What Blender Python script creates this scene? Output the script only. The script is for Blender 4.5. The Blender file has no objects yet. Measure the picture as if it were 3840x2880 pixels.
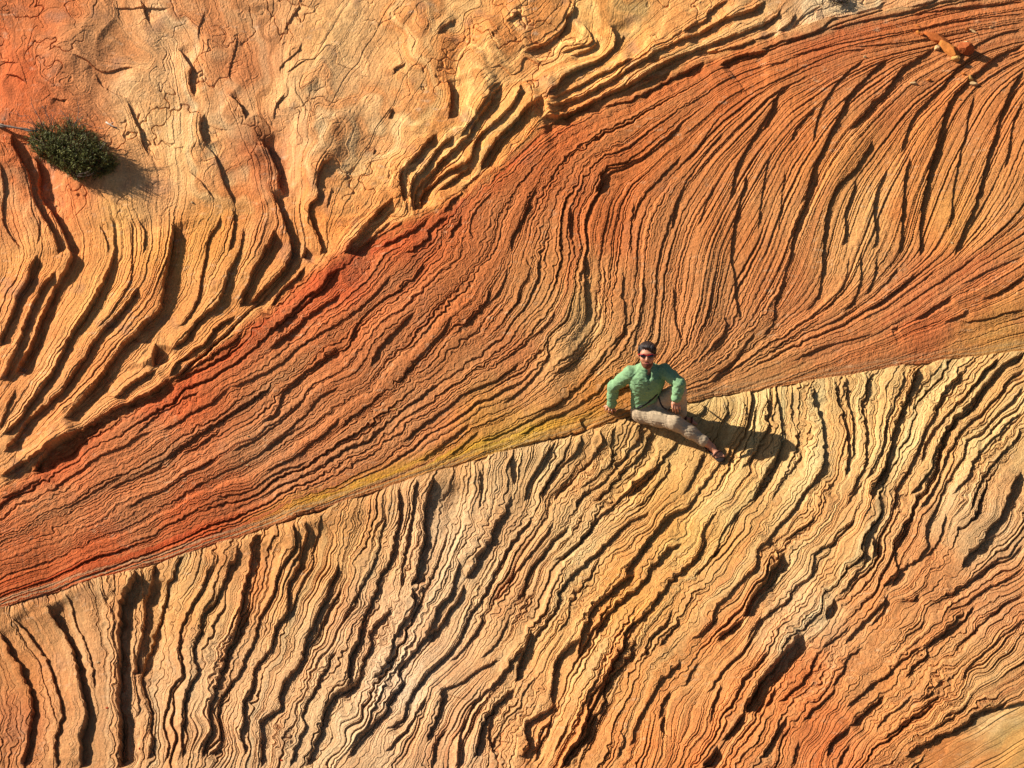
import bpy, math, random
import numpy as np
from mathutils import Vector, Matrix

SC = bpy.context.scene
COL = SC.collection

# ------------------------------------------------------------------ camera
PITCH = math.radians(37.0)
DIST = 14.0
FPX = 50.0 / 36.0 * 1024.0
CAMP = np.array([0.0, -DIST * math.cos(PITCH), DIST * math.sin(PITCH)])
cam_data = bpy.data.cameras.new('camera')
cam_data.lens = 50.0
cam_data.sensor_width = 36.0
cam_data.clip_start = 0.1
cam_data.clip_end = 500.0
cam = bpy.data.objects.new('camera', cam_data)
cam.location = CAMP
cam.rotation_euler = (math.radians(90) - PITCH, 0, 0)
COL.objects.link(cam)
SC.camera = cam

# ------------------------------------------------------------------ light
SUN_EL = math.radians(33.0)
SUN_BACK = math.radians(15.0)      # how far the sun stands behind the picture plane, to the left
LDIR = np.array([-math.cos(SUN_EL) * math.cos(SUN_BACK), math.cos(SUN_EL) * math.sin(SUN_BACK), math.sin(SUN_EL)])
sun_d = bpy.data.lights.new('sun', 'SUN')
sun_d.energy = 5.0
sun_d.angle = math.radians(0.5)
sun_d.color = (1.0, 0.94, 0.84)
sun = bpy.data.objects.new('sun', sun_d)
sun.rotation_euler = Vector(LDIR).to_track_quat('Z', 'Y').to_euler()
sun.location = (-6, 2, 8)
COL.objects.link(sun)

world = bpy.data.worlds.new('World')
SC.world = world
world.use_nodes = True
wn = world.node_tree.nodes
sky = wn.new('ShaderNodeTexSky')
sky.sky_type = 'NISHITA'
sky.sun_disc = False
sky.sun_elevation = SUN_EL
sky.sun_rotation = math.atan2(LDIR[0], LDIR[1])
sky.altitude = 1800
sky.air_density = 0.8
sky.dust_density = 4.0
sky.ozone_density = 0.0
world.node_tree.links.new(sky.outputs[0], wn['Background'].inputs[0])
wn['Background'].inputs[1].default_value = 0.05

SC.view_settings.view_transform = 'Standard'
SC.view_settings.look = 'None'
SC.view_settings.exposure = 1.05
SC.view_settings.gamma = 1.0
SC.view_settings.use_curve_mapping = False

# ------------------------------------------------------------------ helpers
def mesh_from(name, verts, faces, mat=None, parent=None, smooth=True):
    me = bpy.data.meshes.new(name)
    me.from_pydata([tuple(map(float, v)) for v in verts], [], [tuple(int(i) for i in f) for f in faces])
    me.update()
    if smooth:
        me.polygons.foreach_set('use_smooth', [True] * len(me.polygons))
    if mat: me.materials.append(mat)
    o = bpy.data.objects.new(name, me)
    COL.objects.link(o)
    if parent: o.parent = parent
    return o

def fast_mesh(name, V, Q, mat=None, parent=None, smooth=True):
    """V (n,3), Q (m,k) arrays, k = 3 or 4."""
    me = bpy.data.meshes.new(name)
    k = Q.shape[1]
    me.vertices.add(len(V)); me.vertices.foreach_set('co', np.ascontiguousarray(V, dtype=np.float32).ravel())
    me.loops.add(Q.size); me.loops.foreach_set('vertex_index', np.ascontiguousarray(Q, dtype=np.int32).ravel())
    me.polygons.add(len(Q))
    me.polygons.foreach_set('loop_start', np.arange(0, Q.size, k, dtype=np.int32))
    me.polygons.foreach_set('loop_total', np.full(len(Q), k, dtype=np.int32))
    me.polygons.foreach_set('use_smooth', np.full(len(Q), bool(smooth)))
    me.update(calc_edges=True)
    if mat: me.materials.append(mat)
    o = bpy.data.objects.new(name, me)
    COL.objects.link(o)
    if parent: o.parent = parent
    return o

def tag(o, label=None, cat=None, group=None, kind=None):
    if label: o['label'] = label
    if cat: o['category'] = cat
    if group: o['group'] = group
    if kind: o['kind'] = kind
    return o

def s2l(c):
    c = np.asarray(c, dtype=np.float64) / 255.0
    return np.where(c <= 0.04045, c / 12.92, ((c + 0.055) / 1.055) ** 2.4)

_NT = {}
def pn(x, y, seed=0):
    """gradient noise, about -0.7..0.7"""
    if seed not in _NT:
        r = np.random.RandomState(seed + 11)
        a = r.rand(256, 256) * 2 * np.pi
        _NT[seed] = (np.cos(a).astype(np.float32), np.sin(a).astype(np.float32))
    gx, gy = _NT[seed]
    xi = np.floor(x).astype(np.int32); yi = np.floor(y).astype(np.int32)
    xf = (x - xi).astype(np.float32); yf = (y - yi).astype(np.float32)
    u = xf * xf * xf * (xf * (xf * 6 - 15) + 10); v = yf * yf * yf * (yf * (yf * 6 - 15) + 10)
    x0 = xi & 255; x1 = (xi + 1) & 255; y0 = yi & 255; y1 = (yi + 1) & 255
    a = gx[y0, x0] * xf + gy[y0, x0] * yf
    b = gx[y0, x1] * (xf - 1) + gy[y0, x1] * yf
    c = gx[y1, x0] * xf + gy[y1, x0] * (yf - 1)
    d = gx[y1, x1] * (xf - 1) + gy[y1, x1] * (yf - 1)
    ab = a + u * (b - a); cd = c + u * (d - c)
    return ab + v * (cd - ab)

def smooth01(t):
    t = np.clip(t, 0, 1)
    return t * t * (3 - 2 * t)

# ------------------------------------------------------------------ the lie of the land
# Two slopes meet along the seam: a steeper one above it, a flatter one below it.
RIGHT = np.array([1.0, 0, 0]); UPV = np.array([0, math.sin(PITCH), math.cos(PITCH)]); FWD = np.array([0, math.cos(PITCH), -math.sin(PITCH)])
def ray(u, v):
    u = np.asarray(u, dtype=np.float64); v = np.asarray(v, dtype=np.float64)
    d = ((u - 512) / FPX)[..., None] * RIGHT + ((384 - v) / FPX)[..., None] * UPV + FWD
    return d
NB = np.array([0.0, -math.sin(math.radians(30)), math.cos(math.radians(30))])
def hit_plane(u, v, n, p0):
    d = ray(u, v)
    t = ((p0 - CAMP) @ n) / (d @ n)
    return t
_p = hit_plane(0., 606., NB, np.zeros(3)) * ray(0., 606.) + CAMP
_q = hit_plane(1024., 352., NB, np.zeros(3)) * ray(1024., 352.) + CAMP
SEAM_E = (_q - _p) / np.linalg.norm(_q - _p)
NC = np.array(Matrix.Rotation(math.radians(-15.0), 3, Vector(SEAM_E)) @ Vector(NB))
if NC[2] < NB[2]: NC = np.array(Matrix.Rotation(math.radians(15.0), 3, Vector(SEAM_E)) @ Vector(NB))
def base_t(u, v):
    tb = hit_plane(u, v, NB, np.zeros(3)); tc = hit_plane(u, v, NC, _p)
    k = 0.10
    h = np.clip(0.5 + 0.5 * (tb - tc) / k, 0, 1)     # 1 -> use tc
    t = tb * (1 - h) + tc * h - k * h * (1 - h)
    return t, h
def base_point(u, v):
    t, h = base_t(u, v)
    P = CAMP + t[..., None] * ray(u, v)
    N = NB * (1 - h[..., None]) + NC * h[..., None]
    N /= np.linalg.norm(N, axis=-1, keepdims=True)
    return P, N
# ------------------------------------------------------------------ ledges of the sandstone
# (size of the step, course of its edge); positions on a 1024 x 768 plan of the slope
def tl(c, r, pts): return [(c * 341.333 + x / 6.48, r * 256.0 + y / 6.48) for x, y in pts]
def fl(pts): return [(x / 2.1602, y / 2.1602) for x, y in pts]
RAW = {
(0,0): """3 905,0 935,40 935,100 975,160
2.5 470,380 560,400 640,465 720,460 800,435 870,445
5 1150,310 1190,370 1245,430 1225,510 1245,590 1270,620
6 1335,745 1300,800 1305,870 1340,940
3 1340,940 1395,1010 1430,1100 1445,1180 1490,1260 1520,1330
4 815,650 840,720 860,770 905,850 910,930 960,1005
2 1230,1110 1310,1170 1350,1240 1400,1300
5 1490,610 1560,680 1600,780
8 1690,900 1740,980 1790,1080 1800,1180 1850,1245
7 1760,1240 1810,1330 1850,1440 1880,1540 1900,1659
5 2165,1050 2105,1090 2060,1180 2085,1290 2010,1350 2020,1440 2065,1520 2085,1600 2080,1659
2 2160,1220 2140,1280 2125,1360
8 90,870 75,930 110,1000 160,1080 180,1200 200,1290 260,1390 330,1480 370,1560 380,1659
3 5,1050 15,1150 30,1230 10,1330 10,1430 60,1540 140,1610
9 200,1000 230,1080 215,1180 250,1290 330,1370 400,1480 440,1590 460,1659
2 640,1450 690,1540 700,1659
1.5 720,1400 740,1500 740,1659
2 850,1430 860,1520 850,1659
3 900,1430 950,1500 930,1659
8 1110,1450 1125,1520 1105,1659
3 1440,1400 1400,1470 1340,1560 1320,1659
3 1500,1350 1525,1430 1500,1570 1480,1640
2 1590,1470 1570,1560 1550,1640
8 1790,1500 1750,1580 1670,1659
6 1990,1600 1950,1659
1.5 250,1400 260,1500 240,1600
2 30,480 110,500 170,550
2 340,640 390,655 440,650
2 620,470 635,540 720,590 830,640
2 730,45 870,50 1100,55
1.5 0,385 60,395 120,415
2 1890,40 1960,20 1830,210 1880,170
1.5 1510,540 1470,470 1510,330 1530,200
1.5 1290,280 1270,200 1330,60
1.5 1780,790 1790,700 1860,610
1.5 1820,480 1810,430 1940,340 1960,270
1.5 1860,480 1900,450 2000,390""",
(1,0): """5 1480,0 1510,60 1450,90 1440,160 1390,220 1310,275 1200,310 1185,350
3 1560,150 1610,220 1620,270 1530,290 1410,330
4 1650,230 1640,280 1560,320 1480,350
7 1740,160 1780,240 1760,300 1650,390 1500,460 1430,510 1400,560 1330,620
2 1830,205 1810,250
4 1040,540 970,570 960,640 900,720 840,790 790,850 770,900
6 1050,545 990,600 970,680 900,750 850,810 820,880 740,960 680,1010 600,1100 500,1190 470,1260 480,1370
6 1165,545 1160,620 1100,690 1040,760 960,820 880,880 860,940 840,1020 760,1060 680,1110 600,1180 510,1240 520,1340
7 690,520 715,600 710,700 690,775
7 620,875 550,930 500,1010 420,1090 375,1150 380,1230 415,1330
6 735,890 640,940 590,1020 560,1080 480,1150 450,1220 455,1300 470,1370
9 1310,640 1200,700 1100,800 1010,890 950,970 900,1030 900,1090
4 900,1090 830,1150 800,1200 760,1260 700,1320 660,1390
5 830,1050 760,1110 700,1180 630,1230
6 2050,330 1960,400 1800,480 1650,560 1500,640 1340,690
4 1900,380 1700,460 1500,570 1350,650
9 2212,330 2100,400 1960,500 1830,555 1700,600 1560,680 1430,740 1300,760
5 2212,450 2100,520 1950,600 1850,640 1700,670
4 2212,240 2100,300 1990,380
8 1700,1100 1685,1170 1640,1250
3 1690,1105 1780,1090 1900,1030 2050,970 2212,800
7 340,1290 250,1360 200,1430 130,1520 60,1600 30,1659
4 330,1440 260,1500 160,1580 80,1659
4 580,1420 480,1490 380,1550 260,1620
5 700,1400 560,1480 560,1560 420,1659
4 790,1390 740,1470 700,1560
3 340,490 330,440 420,405
4 740,120 640,190 630,240
3 1170,90 1120,120 1070,150
3 1000,240 970,220 990,260
2 180,985 210,950 200,1000
3 300,770 330,700
2 30,1110 40,1170
4 1220,1300 1190,1380 1150,1450 1090,1540 1100,1640
4 1500,1350 1480,1450 1490,1560
3 1900,1300 1880,1450 1870,1560 1880,1659
3 2212,1000 2120,1100 2000,1220 1920,1330 1900,1450
3 1280,1200 1220,1290 1180,1390
2 1000,1250 900,1330 840,1440 850,1560
3 2212,1200 2160,1330 2140,1500""",
(2,0): """6 540,0 450,60 300,100 230,120 150,180 0,245
4 300,0 220,30 160,70 150,130 80,150 0,200
5 640,50 600,110 400,190 290,230 120,290 0,340
6 620,190 500,230 400,290 250,310 130,310
9 150,390 40,440 0,460
10 560,330 400,340 290,380 240,420
4 730,80 690,150 620,190
4 1330,0 1100,90 980,110 880,200 760,240 600,280 500,320
4 1680,0 1560,50 1400,90 1250,110 1100,150 940,190
3 2212,10 2000,30 1830,50 1640,70 1500,90
2 2212,90 2000,110 1700,150 1400,210 1150,260 900,310 700,370
2 2212,140 1950,190 1650,240 1400,280 1100,310
2 880,60 910,30 760,100 690,180
5 1640,300 1500,390 1420,440 1360,530 1290,620 1220,670 1160,760 1080,850
5 1320,390 1250,440 1130,560 1060,640 1030,730 960,850 910,960 860,1060 820,1170 800,1270 790,1360 740,1430 710,1560 700,1659
3 1180,390 1050,480 960,590 900,700 860,810 840,940
4 1900,350 1830,400 1760,460 1680,560 1560,680 1480,780 1440,900 1410,1000
6 2212,290 2050,350 1900,470 1800,570 1720,670 1690,790 1650,930 1610,1080 1580,1200 1540,1400 1540,1659
3 2212,180 2050,220 1940,270 1850,330
3 1900,600 1860,700 1840,850 1810,950 1780,1100 1750,1250 1740,1400 1720,1500
5 2212,450 2130,560 2080,700 2050,800 2000,950 1960,1100 1920,1240 1870,1400 1810,1500 1760,1659
3 2212,640 2150,760 2120,950 2090,1100
5 1240,900 1170,1010 1120,1100 1000,1200 960,1290 930,1400 920,1500 910,1659
4 1130,1160 1090,1280 1050,1370 1060,1500 1040,1600
4 1330,1090 1280,1180 1240,1300 1240,1400 1260,1500 1240,1620
4 1480,1010 1440,1130 1430,1300 1420,1500 1400,1650
4 620,640 480,850 400,990 340,1100 320,1220 300,1300
4 420,1130 380,1270 340,1400 330,1659
3 700,560 600,620 560,760 520,850
3 870,700 800,760 720,850 700,930
2 0,1060 120,930 200,800 300,700 450,600 620,520 800,430 1000,340 1200,320
2 0,700 150,600 300,500 450,430 700,400
2 0,880 120,790 260,650 420,560
2 0,1240 60,1120 180,960 260,860
3 850,1080 830,1200 760,1330
2 560,1020 520,1200 500,1350 490,1500
2 660,1100 640,1300 620,1500
2 200,1200 140,1350 100,1480""",
(0,1): """7 250,0 200,100 190,180 120,290 80,420 20,540 0,600
9 470,20 430,100 360,190 310,300 260,430 210,550 150,670 100,760
7 370,110 270,200 220,330 160,450 130,570 60,740 0,810
3 110,860 80,930 40,1020 0,1140
7 730,30 700,100 650,220 580,350 530,430 440,540 410,640 330,780 270,880 190,950 130,1080 20,1160
7 900,200 840,290 760,390 680,470 600,580 540,680 450,800 380,900 250,1000 150,1090 100,1190 20,1270
10 1090,0 1070,140 1060,240 1040,340 950,420 870,520 770,610 690,730 600,850 500,960 420,1060
2 850,20 860,140 800,260 730,370 640,470
3 1340,0 1310,130 1280,280 1240,370 1150,460
6 1530,20 1480,120 1450,240 1400,330 1330,380 1240,460 1200,540 1110,600
9 1720,0 1640,100 1590,220 1550,330
9 1890,0 1830,100 1720,200 1610,300
5 1980,60 1900,150 1800,220 1750,320
6 2200,100 2120,150 2060,230 2000,250 1940,290 1850,420 1770,500
5 2212,240 2050,350 1880,500 1800,560 1750,600
5 1530,390 1400,450 1340,560 1240,620 1150,690 1100,790
4 1580,480 1480,580 1400,620 1320,690 1200,750 1130,800
12 1010,560 990,640 1000,720
6 1020,740 900,790 800,870 740,930
7 1100,800 1000,880 880,930 740,990 600,1080 520,1130 350,1210 230,1290 100,1360 0,1420
10 500,1150 380,1190 280,1270 200,1390
4 2212,600 2000,720 1900,810 1830,900 1800,990 1700,1080
4 1060,1310 1200,1230 1350,1130 1500,1010 1640,920 1760,850
3 700,1520 850,1440 1000,1390 1060,1310
3 300,1540 420,1440 600,1330 780,1250 900,1170 1000,1130
3 0,1580 130,1520 270,1430
3 830,1640 950,1560 1100,1490 1250,1390 1400,1300
3 2212,440 2100,500 1960,560 1850,680 1700,760 1500,860
3 1500,860 1350,960 1150,1080 1040,1130
3 1960,920 1800,1080 1650,1190 1500,1270
3 2212,850 2080,900 1980,1010 1850,1150 1700,1260
3 1180,1290 1320,1220 1440,1120
2 1000,1640 1200,1560 1400,1420 1600,1330 1800,1190 2000,1080
2 400,1640 600,1540 800,1420
3 1400,1580 1600,1520 1800,1400 2000,1330
3 2212,1050 2050,1190 1900,1300 1720,1400
2 2212,1270 2000,1400 1800,1500 1500,1640
4 1120,830 1250,760 1400,680 1560,540
3 880,1170 1000,1030 1150,960 1300,880""",
(1,1): """3 560,50 480,130 380,210 250,300 130,400 50,560
4 480,360 400,450 320,530 230,640 180,720
3 720,400 680,480 600,560 480,680 430,750 350,830
3 1160,690 1060,780 900,860 780,900 720,960 560,1070 400,1210
3 1450,930 1350,990 1150,1110 1000,1170 900,1210
3 840,1080 740,1160 640,1240 500,1330
4 1580,0 1580,200 1590,350 1570,440
3 1830,100 1830,300 1850,470 1780,560 1740,600
3 1350,540 1330,690 1280,730
3 2150,200 2160,400 2200,560
3 1050,1260 1100,1250 1200,1210 1350,1190
5 1540,1060 1560,1090 1590,1130
2 1080,60 1060,200 970,300 870,380 780,440
3 970,210 940,300 830,420 730,520
2 1400,350 1340,460 1200,560 1090,650 990,720
3 1330,690 1250,790 1130,880 1040,960
3 1740,600 1640,720 1600,790
3 1480,1000 1300,1080 1150,1170
3 330,130 250,220 130,330 0,430
2 300,850 180,960 60,1050 0,1120
2 640,830 500,930 380,1010 250,1120 120,1230
3 900,1130 780,1230 690,1300
2 0,1280 150,1200 300,1100
2 1200,0 1230,100 1150,230 1130,330
2 1700,50 1720,200 1700,350 1640,450
2 1950,150 1960,330 1920,470 1890,620
3 1650,500 1560,620 1470,720 1350,800
3 1900,830 1800,870 1750,950
10 610,1430 580,1520 545,1659
3 910,1380 905,1500 905,1659
5 1110,1290 1100,1400 1130,1500
5 1400,1220 1330,1290 1240,1420 1200,1520 1180,1600
4 1580,1150 1560,1240 1450,1340 1350,1440 1310,1520 1310,1600
4 1700,1130 1690,1250 1560,1370 1520,1440 1420,1500 1390,1600
4 1790,1100 1750,1200 1780,1330 1640,1440 1560,1520
4 1930,1060 1950,1170 1880,1260 1750,1400 1700,1490 1560,1560 1520,1640
5 2020,1110 1980,1210 1940,1300 1830,1400 1760,1500 1640,1600
5 2200,1190 2110,1270 2080,1340 1980,1400 1900,1500 1780,1600 1740,1659
3 2140,1290 2130,1400 2060,1450 2000,1560 1900,1640
6 500,1440 490,1530 480,1659
5 380,1490 370,1580 370,1659
4 1110,1540 1090,1600 1060,1659""",
(2,1): """2.5 280,940 285,1060 240,1180 180,1300
2.5 380,930 420,1010 400,1120 350,1200 280,1320
4 540,890 560,1000 560,1110 510,1200 500,1240 470,1300 380,1390
4 600,890 640,1000 650,1120 640,1240 600,1330 520,1450 470,1560
3 480,960 470,1060 470,1160 460,1250
2 720,880 710,1000 760,1150 770,1200 750,1300
6 850,830 850,930 890,1030 920,1200 915,1320 900,1430 840,1500 760,1580 740,1650
5 1000,800 1010,930 1040,1050 1070,1200 1080,1350 1060,1450
4 1065,790 1070,900 1100,1060 1110,1200 1100,1330
5 1250,760 1180,820 1190,900 1160,1000 1190,1120 1180,1250 1190,1390 1130,1480 1080,1580
4 1450,740 1440,830 1400,900 1350,1050 1300,1150 1290,1260 1240,1360 1200,1470
8 1550,730 1500,830 1460,930 1400,1060 1360,1170 1350,1270 1290,1420 1220,1600
2.5 1690,700 1600,800 1530,870 1520,940 1500,1020 1450,1060
5 1820,760 1720,840 1670,930 1640,1060 1560,1160 1530,1240 1510,1320 1440,1440 1380,1560 1370,1659
5 2050,660 1960,760 1870,870 1790,950 1730,1030 1640,1130 1560,1230 1560,1340
6 2212,640 2080,700 2000,800 1920,900 1850,970 1780,1070 1700,1170 1640,1280 1600,1400 1480,1560
5 2212,740 2120,800 2060,900 1960,990 1860,1080 1760,1230 1690,1340 1640,1480 1540,1640
4 2212,840 2100,980 2000,1070 1950,1150 1850,1200 1840,1300 1760,1380 1690,1500 1640,1640
4 2212,1010 2130,1060 2060,1150 1960,1230 1900,1340 1860,1440 1750,1550
4 2212,1120 2140,1200 2050,1300 2020,1360 1960,1440 1900,1560 1870,1659
8 2212,1390 2180,1440 2140,1540 2090,1640
4 330,1250 250,1350 160,1440 90,1560 30,1640
4 640,1250 590,1380 500,1480 440,1600
4 160,1270 100,1370 60,1470 0,1550
3 800,1260 740,1370 650,1470 590,1600
3 1190,1470 1100,1560 1060,1640
3 90,970 160,950 130,1020 60,1060
0 0,690 80,480 60,200 60,0
0 200,800 330,680 480,480 620,300 700,0
2 200,800 330,680 480,480
0 480,700 640,560 900,400 1060,200 1080,0
2 560,640 640,560 900,400
0 500,740 760,640 1000,500 1250,330 1400,150 1500,0
2 760,650 1080,540 1240,500
0 700,680 1050,560 1300,450 1600,260 1900,50
4 1500,415 1620,340 1750,260
0 800,740 1250,520 1600,400 1900,260 2212,60
3 1350,480 1400,460
4 1690,430 1800,390 1860,350
4 1930,280 2050,240 2212,130
0 900,720 1500,600 2212,420
3 1800,430 1950,420 2100,370 2212,360
0 100,880 600,760 1200,680 2212,560
0 60,920 500,830 1200,730 2212,620
3 180,820 260,730 330,690
2 700,690 850,610 1000,560
3 270,380 290,460 230,560 200,640
2 1400,60 1330,160 1240,260 1080,370 940,440
2 1520,100 1380,230 1200,350
2 1650,80 1500,200 1350,310 1150,420
2 1900,0 1740,120 1560,240 1400,340
2 2212,0 2000,90 1800,190
3 280,0 340,150 350,300 380,420
3 910,0 910,130 880,260 800,360
3 700,0 640,180 600,300 600,420 520,520
2 1080,0 1060,150 1000,260 900,380
3 1150,0 1160,130 1120,280 1040,370
3 1260,0 1250,130 1180,260""",
(0,2): """9 0,760 60,870 130,970 170,1080 205,1150 225,1280 215,1370 175,1480 165,1659
6 90,670 200,790 260,900 330,980 350,1080 400,1180 420,1290 390,1400 370,1500 380,1659
2 100,690 160,820 240,940 290,1080 340,1230 380,1400
14 310,600 360,700 425,790 470,880 510,1020 550,1150 570,1300 560,1400 535,1480 530,1659
4 430,520 470,620 490,720 560,840 600,960 610,1080 625,1150
2 650,480 690,570 740,650 750,740 740,860 770,960 780,1060
16 890,380 860,480 790,560 780,700 780,900 785,1150 785,1400 775,1659
3 920,370 930,480 950,560
3 870,860 880,1000 870,1100 900,1230 880,1330
8 1010,320 990,430 955,560 945,660 890,900 870,1050
6 1200,260 1150,310 1130,400 1080,470 1080,560 1040,680 1000,760 980,850 930,950 915,1080 950,1200 970,1300 960,1400 990,1470 950,1600
5 1390,340 1330,430 1310,520 1250,620 1200,720 1170,800 1190,930 1190,1060 1130,1130 1100,1250 1060,1330 1070,1450 1100,1540 1060,1620
6 1560,310 1480,370 1470,460 1410,560 1300,690 1310,770 1270,850 1270,960 1300,1040 1240,1130 1190,1230 1210,1330 1160,1430 1190,1600
8 1700,140 1650,200 1640,330 1600,440 1570,560 1560,680 1520,850 1470,960 1440,1060 1390,1170 1370,1280 1360,1420 1330,1500 1330,1600
5 1920,70 1925,180 1890,300 1800,430 1790,540 1700,660 1660,760 1650,850 1590,960 1560,1060 1440,1160 1420,1280 1420,1400 1430,1520 1350,1600
7 2000,60 2000,160 1950,260 1930,380 1870,480 1880,600 1880,680 1790,740 1770,860 1690,950 1640,1060 1640,1170 1580,1260 1600,1370 1570,1460 1580,1580
3 2110,0 2070,130 2020,230 2020,340 1970,440 1920,580 1890,690
7 2190,330 2130,520 2090,640 1980,830 1960,980 1850,1100 1810,1200 1840,1280 1700,1350 1680,1440 1700,1540 1690,1659
4 2212,480 2140,620 2080,740 2000,880
5 2190,900 2140,950 2100,1100 2020,1200 1960,1320 2000,1400 1930,1500 1890,1659
8 2212,1170 2130,1260 2090,1330 2080,1430 2030,1540 2000,1659
2 1390,220 1430,310 1390,380
4 1470,380 1560,310 1550,200""",
(1,2): """4 290,0 285,100 240,330 180,450 60,590 0,720
7 380,0 370,170 330,340 250,430 250,520 150,640 140,800 90,900 40,1010 60,1120 0,1200
11 530,0 535,200 500,370 480,500
6 440,0 430,240 400,380 400,500
6 480,500 500,560 470,680 390,760 340,830 330,950 210,1100
6 350,640 240,720 200,800 210,900 140,980 120,1100 20,1160
9 1060,0 1000,90 960,210 890,270 870,350 800,430
6 770,290 770,370 730,450 720,540 640,620 610,720 550,820
6 800,450 770,560 690,650 650,740 560,800 480,900 400,980 370,1020 400,1120 300,1230 310,1300 180,1400 100,1480 50,1600
5 1250,30 1130,160 1040,310 980,420 930,550 830,650 790,760 740,860 640,960 560,1060 440,1200 400,1350 300,1420
4 1380,50 1290,200 1180,330 1090,420 1080,490 1000,560
5 1490,90 1380,170 1300,290 1200,400 1180,500 1130,560
4 1740,0 1640,80 1560,180 1500,260 1380,330
5 2000,0 1840,80 1720,230 1560,380 1430,490 1400,620 1290,770 1250,830
9 1250,760 1200,880 1150,1000 1130,1100
5 1200,880 1080,1000 990,1120 860,1210 830,1300 770,1430 760,1560 740,1659
9 1120,1130 1040,1210 960,1290 910,1400 900,1500 850,1590
4 980,1300 960,1420 970,1480 1020,1600
6 680,1120 650,1160 650,1230 640,1300 590,1400 560,1500
4 1040,960 880,1010 760,1110 650,1140
8 1900,400 1800,480 1700,570 1620,650 1580,760 1550,850 1540,930
8 1550,830 1450,900 1390,960 1380,1060 1350,1180 1380,1250
8 1400,1230 1290,1310 1200,1370 1210,1460 1240,1530 1160,1600
7 2212,10 2080,80 1950,240 1870,360 1850,440
6 2212,200 2040,320 1950,460 1850,560 1700,690 1640,800
6 2212,380 2050,560 2000,650 1850,750 1830,900 1720,1050 1680,1120 1600,1200 1600,1400 1560,1500
4 2150,620 2090,750 1970,850 1990,950
6 1890,800 1890,920 1800,1010 1690,1110 1710,1250 1620,1340 1590,1440 1500,1540 1430,1659
4 2100,1300 2060,1400 2120,1450
4 2212,680 2120,800 2060,880
3 1280,1060 1190,1150 1150,1280 1050,1350 1030,1450 950,1530
4 2212,960 2100,1070 2030,1180 1960,1290 1900,1400 1880,1520
4 2150,1150 2080,1250 2060,1350
3 1700,300 1600,450 1500,560 1480,700 1400,800
4 1350,1330 1340,1420 1280,1500 1260,1620
3 1480,1350 1430,1450 1380,1560
3 930,640 880,760 780,880 700,960
3 1100,680 1040,780 1000,880 900,950
4 560,1200 470,1330 400,1450 280,1560
4 700,1400 600,1500 600,1659
3 1800,1400 1860,1470 1780,1600""",
(2,2): """4 700,30 600,120 560,200 480,280 480,380 370,460 290,560 210,640 200,720 60,830
12 670,270 590,360 530,450 470,540 410,630 390,690
7 400,690 300,750 220,840
4 850,0 830,80 750,130 650,200
4 1110,60 1030,170 980,220 870,260 850,350 830,420 710,500 700,570 560,650 440,760 420,850
9 1000,580 930,640 940,700
13 790,800 700,890 640,950 590,1010 530,1070 470,1160 410,1300
5 410,1300 330,1400 250,1490
10 1240,170 1230,240 1250,300
8 2060,30 1980,110 1960,200 1870,270 1800,360
4 1350,550 1300,620 1200,700 1100,800 1060,860
7 1320,1190 1240,1250 1170,1310 1090,1390
5 1090,1390 960,1480 950,1600
6 2100,1240 1980,1290 1890,1320 1880,1360 1740,1440 1640,1480 1480,1570 1440,1600
10 230,1520 170,1600 140,1659
3 240,0 130,120 130,230 30,360
4 120,140 160,200 100,280 20,380
3 380,0 240,150 240,220 180,350 60,420
4 1220,130 1160,260 1180,330 1080,470 1020,550
3 1240,60 1200,170 1150,250
4 1500,60 1420,160 1370,290 1400,410 1300,500
4 1620,30 1580,150 1600,240 1500,330 1380,400 1370,500
3 1720,0 1700,100 1640,240 1560,300
4 2212,200 2100,300 2000,330 1900,420 1780,510 1680,560
3 2212,330 2100,430 1980,500 1850,600 1720,660
4 1900,600 1880,640 1820,720 1690,780 1670,830
4 1840,640 1740,740 1640,830 1560,890
5 1600,880 1580,950 1520,1000 1450,1090
4 1560,880 1400,990 1280,1100 1180,1160 1060,1280
4 900,890 860,960 830,1050 740,1150 640,1240
4 620,1120 580,1200 540,1260
3 1100,740 1040,800 900,880
4 700,1330 640,1400 560,1500 520,1600
3 1500,1200 1400,1290 1300,1350 1260,1430
3 1000,1120 960,1180 860,1280 780,1370
3 1180,860 1060,960 1040,1060 950,1150
3 1700,1100 1600,1180 1540,1260
3 2212,520 2080,600 1960,720 1850,800 1760,900
3 2212,700 2100,790 1980,880 1850,1010 1800,1110
3 1320,540 1330,640 1220,740
4 1540,540 1480,600 1420,560
3 640,960 540,1060
3 520,650 470,760 420,870 330,960 260,1050 160,1180
4 260,1100 200,1250 180,1380
3 560,900 480,1000 380,1120 330,1240 260,1320
3 120,960 60,1000 10,1130
4 1660,1180 1560,1290 1430,1380 1300,1480
3 1100,1500 1040,1560 1000,1659
3 760,1480 720,1560 700,1659
3 1850,1240 1760,1330 1700,1380 1600,1440"""}
LEDGES = []
for (c, r), txt in RAW.items():
    for ln in txt.strip().split('\n'):
        w = ln.split()
        LEDGES.append((float(w[0]), np.array(tl(c, r, [tuple(map(float, p.split(','))) for p in w[1:]]))))

SEAM = np.array(fl([(-700,1520),(0,1312),(120,1275),(300,1225),(480,1170),(700,1095),(850,1045),(960,1012),(1090,975),(1200,945),(1310,915),(1370,893),(1480,868),(1600,845),(1850,805),(2050,775),(2212,758),(3000,650)]))
ABL = np.array(fl([(-700,1500),(0,1060),(100,985),(200,915),(350,835),(520,715),(640,610),(750,535),(870,480),(960,440),(1080,350),(1160,275),(1300,205),(1480,130),(1700,65),(1900,25),(2212,-20),(3000,-160)]))
DBL = np.array([(560.,1000.),(700.,850.),(914.,771.),(924.,754.),(945.,737.),(971.,726.),(976.,719.),(1007.,706.),(1024.,702.),(1200.,640.),(1700.,500.)])
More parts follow.
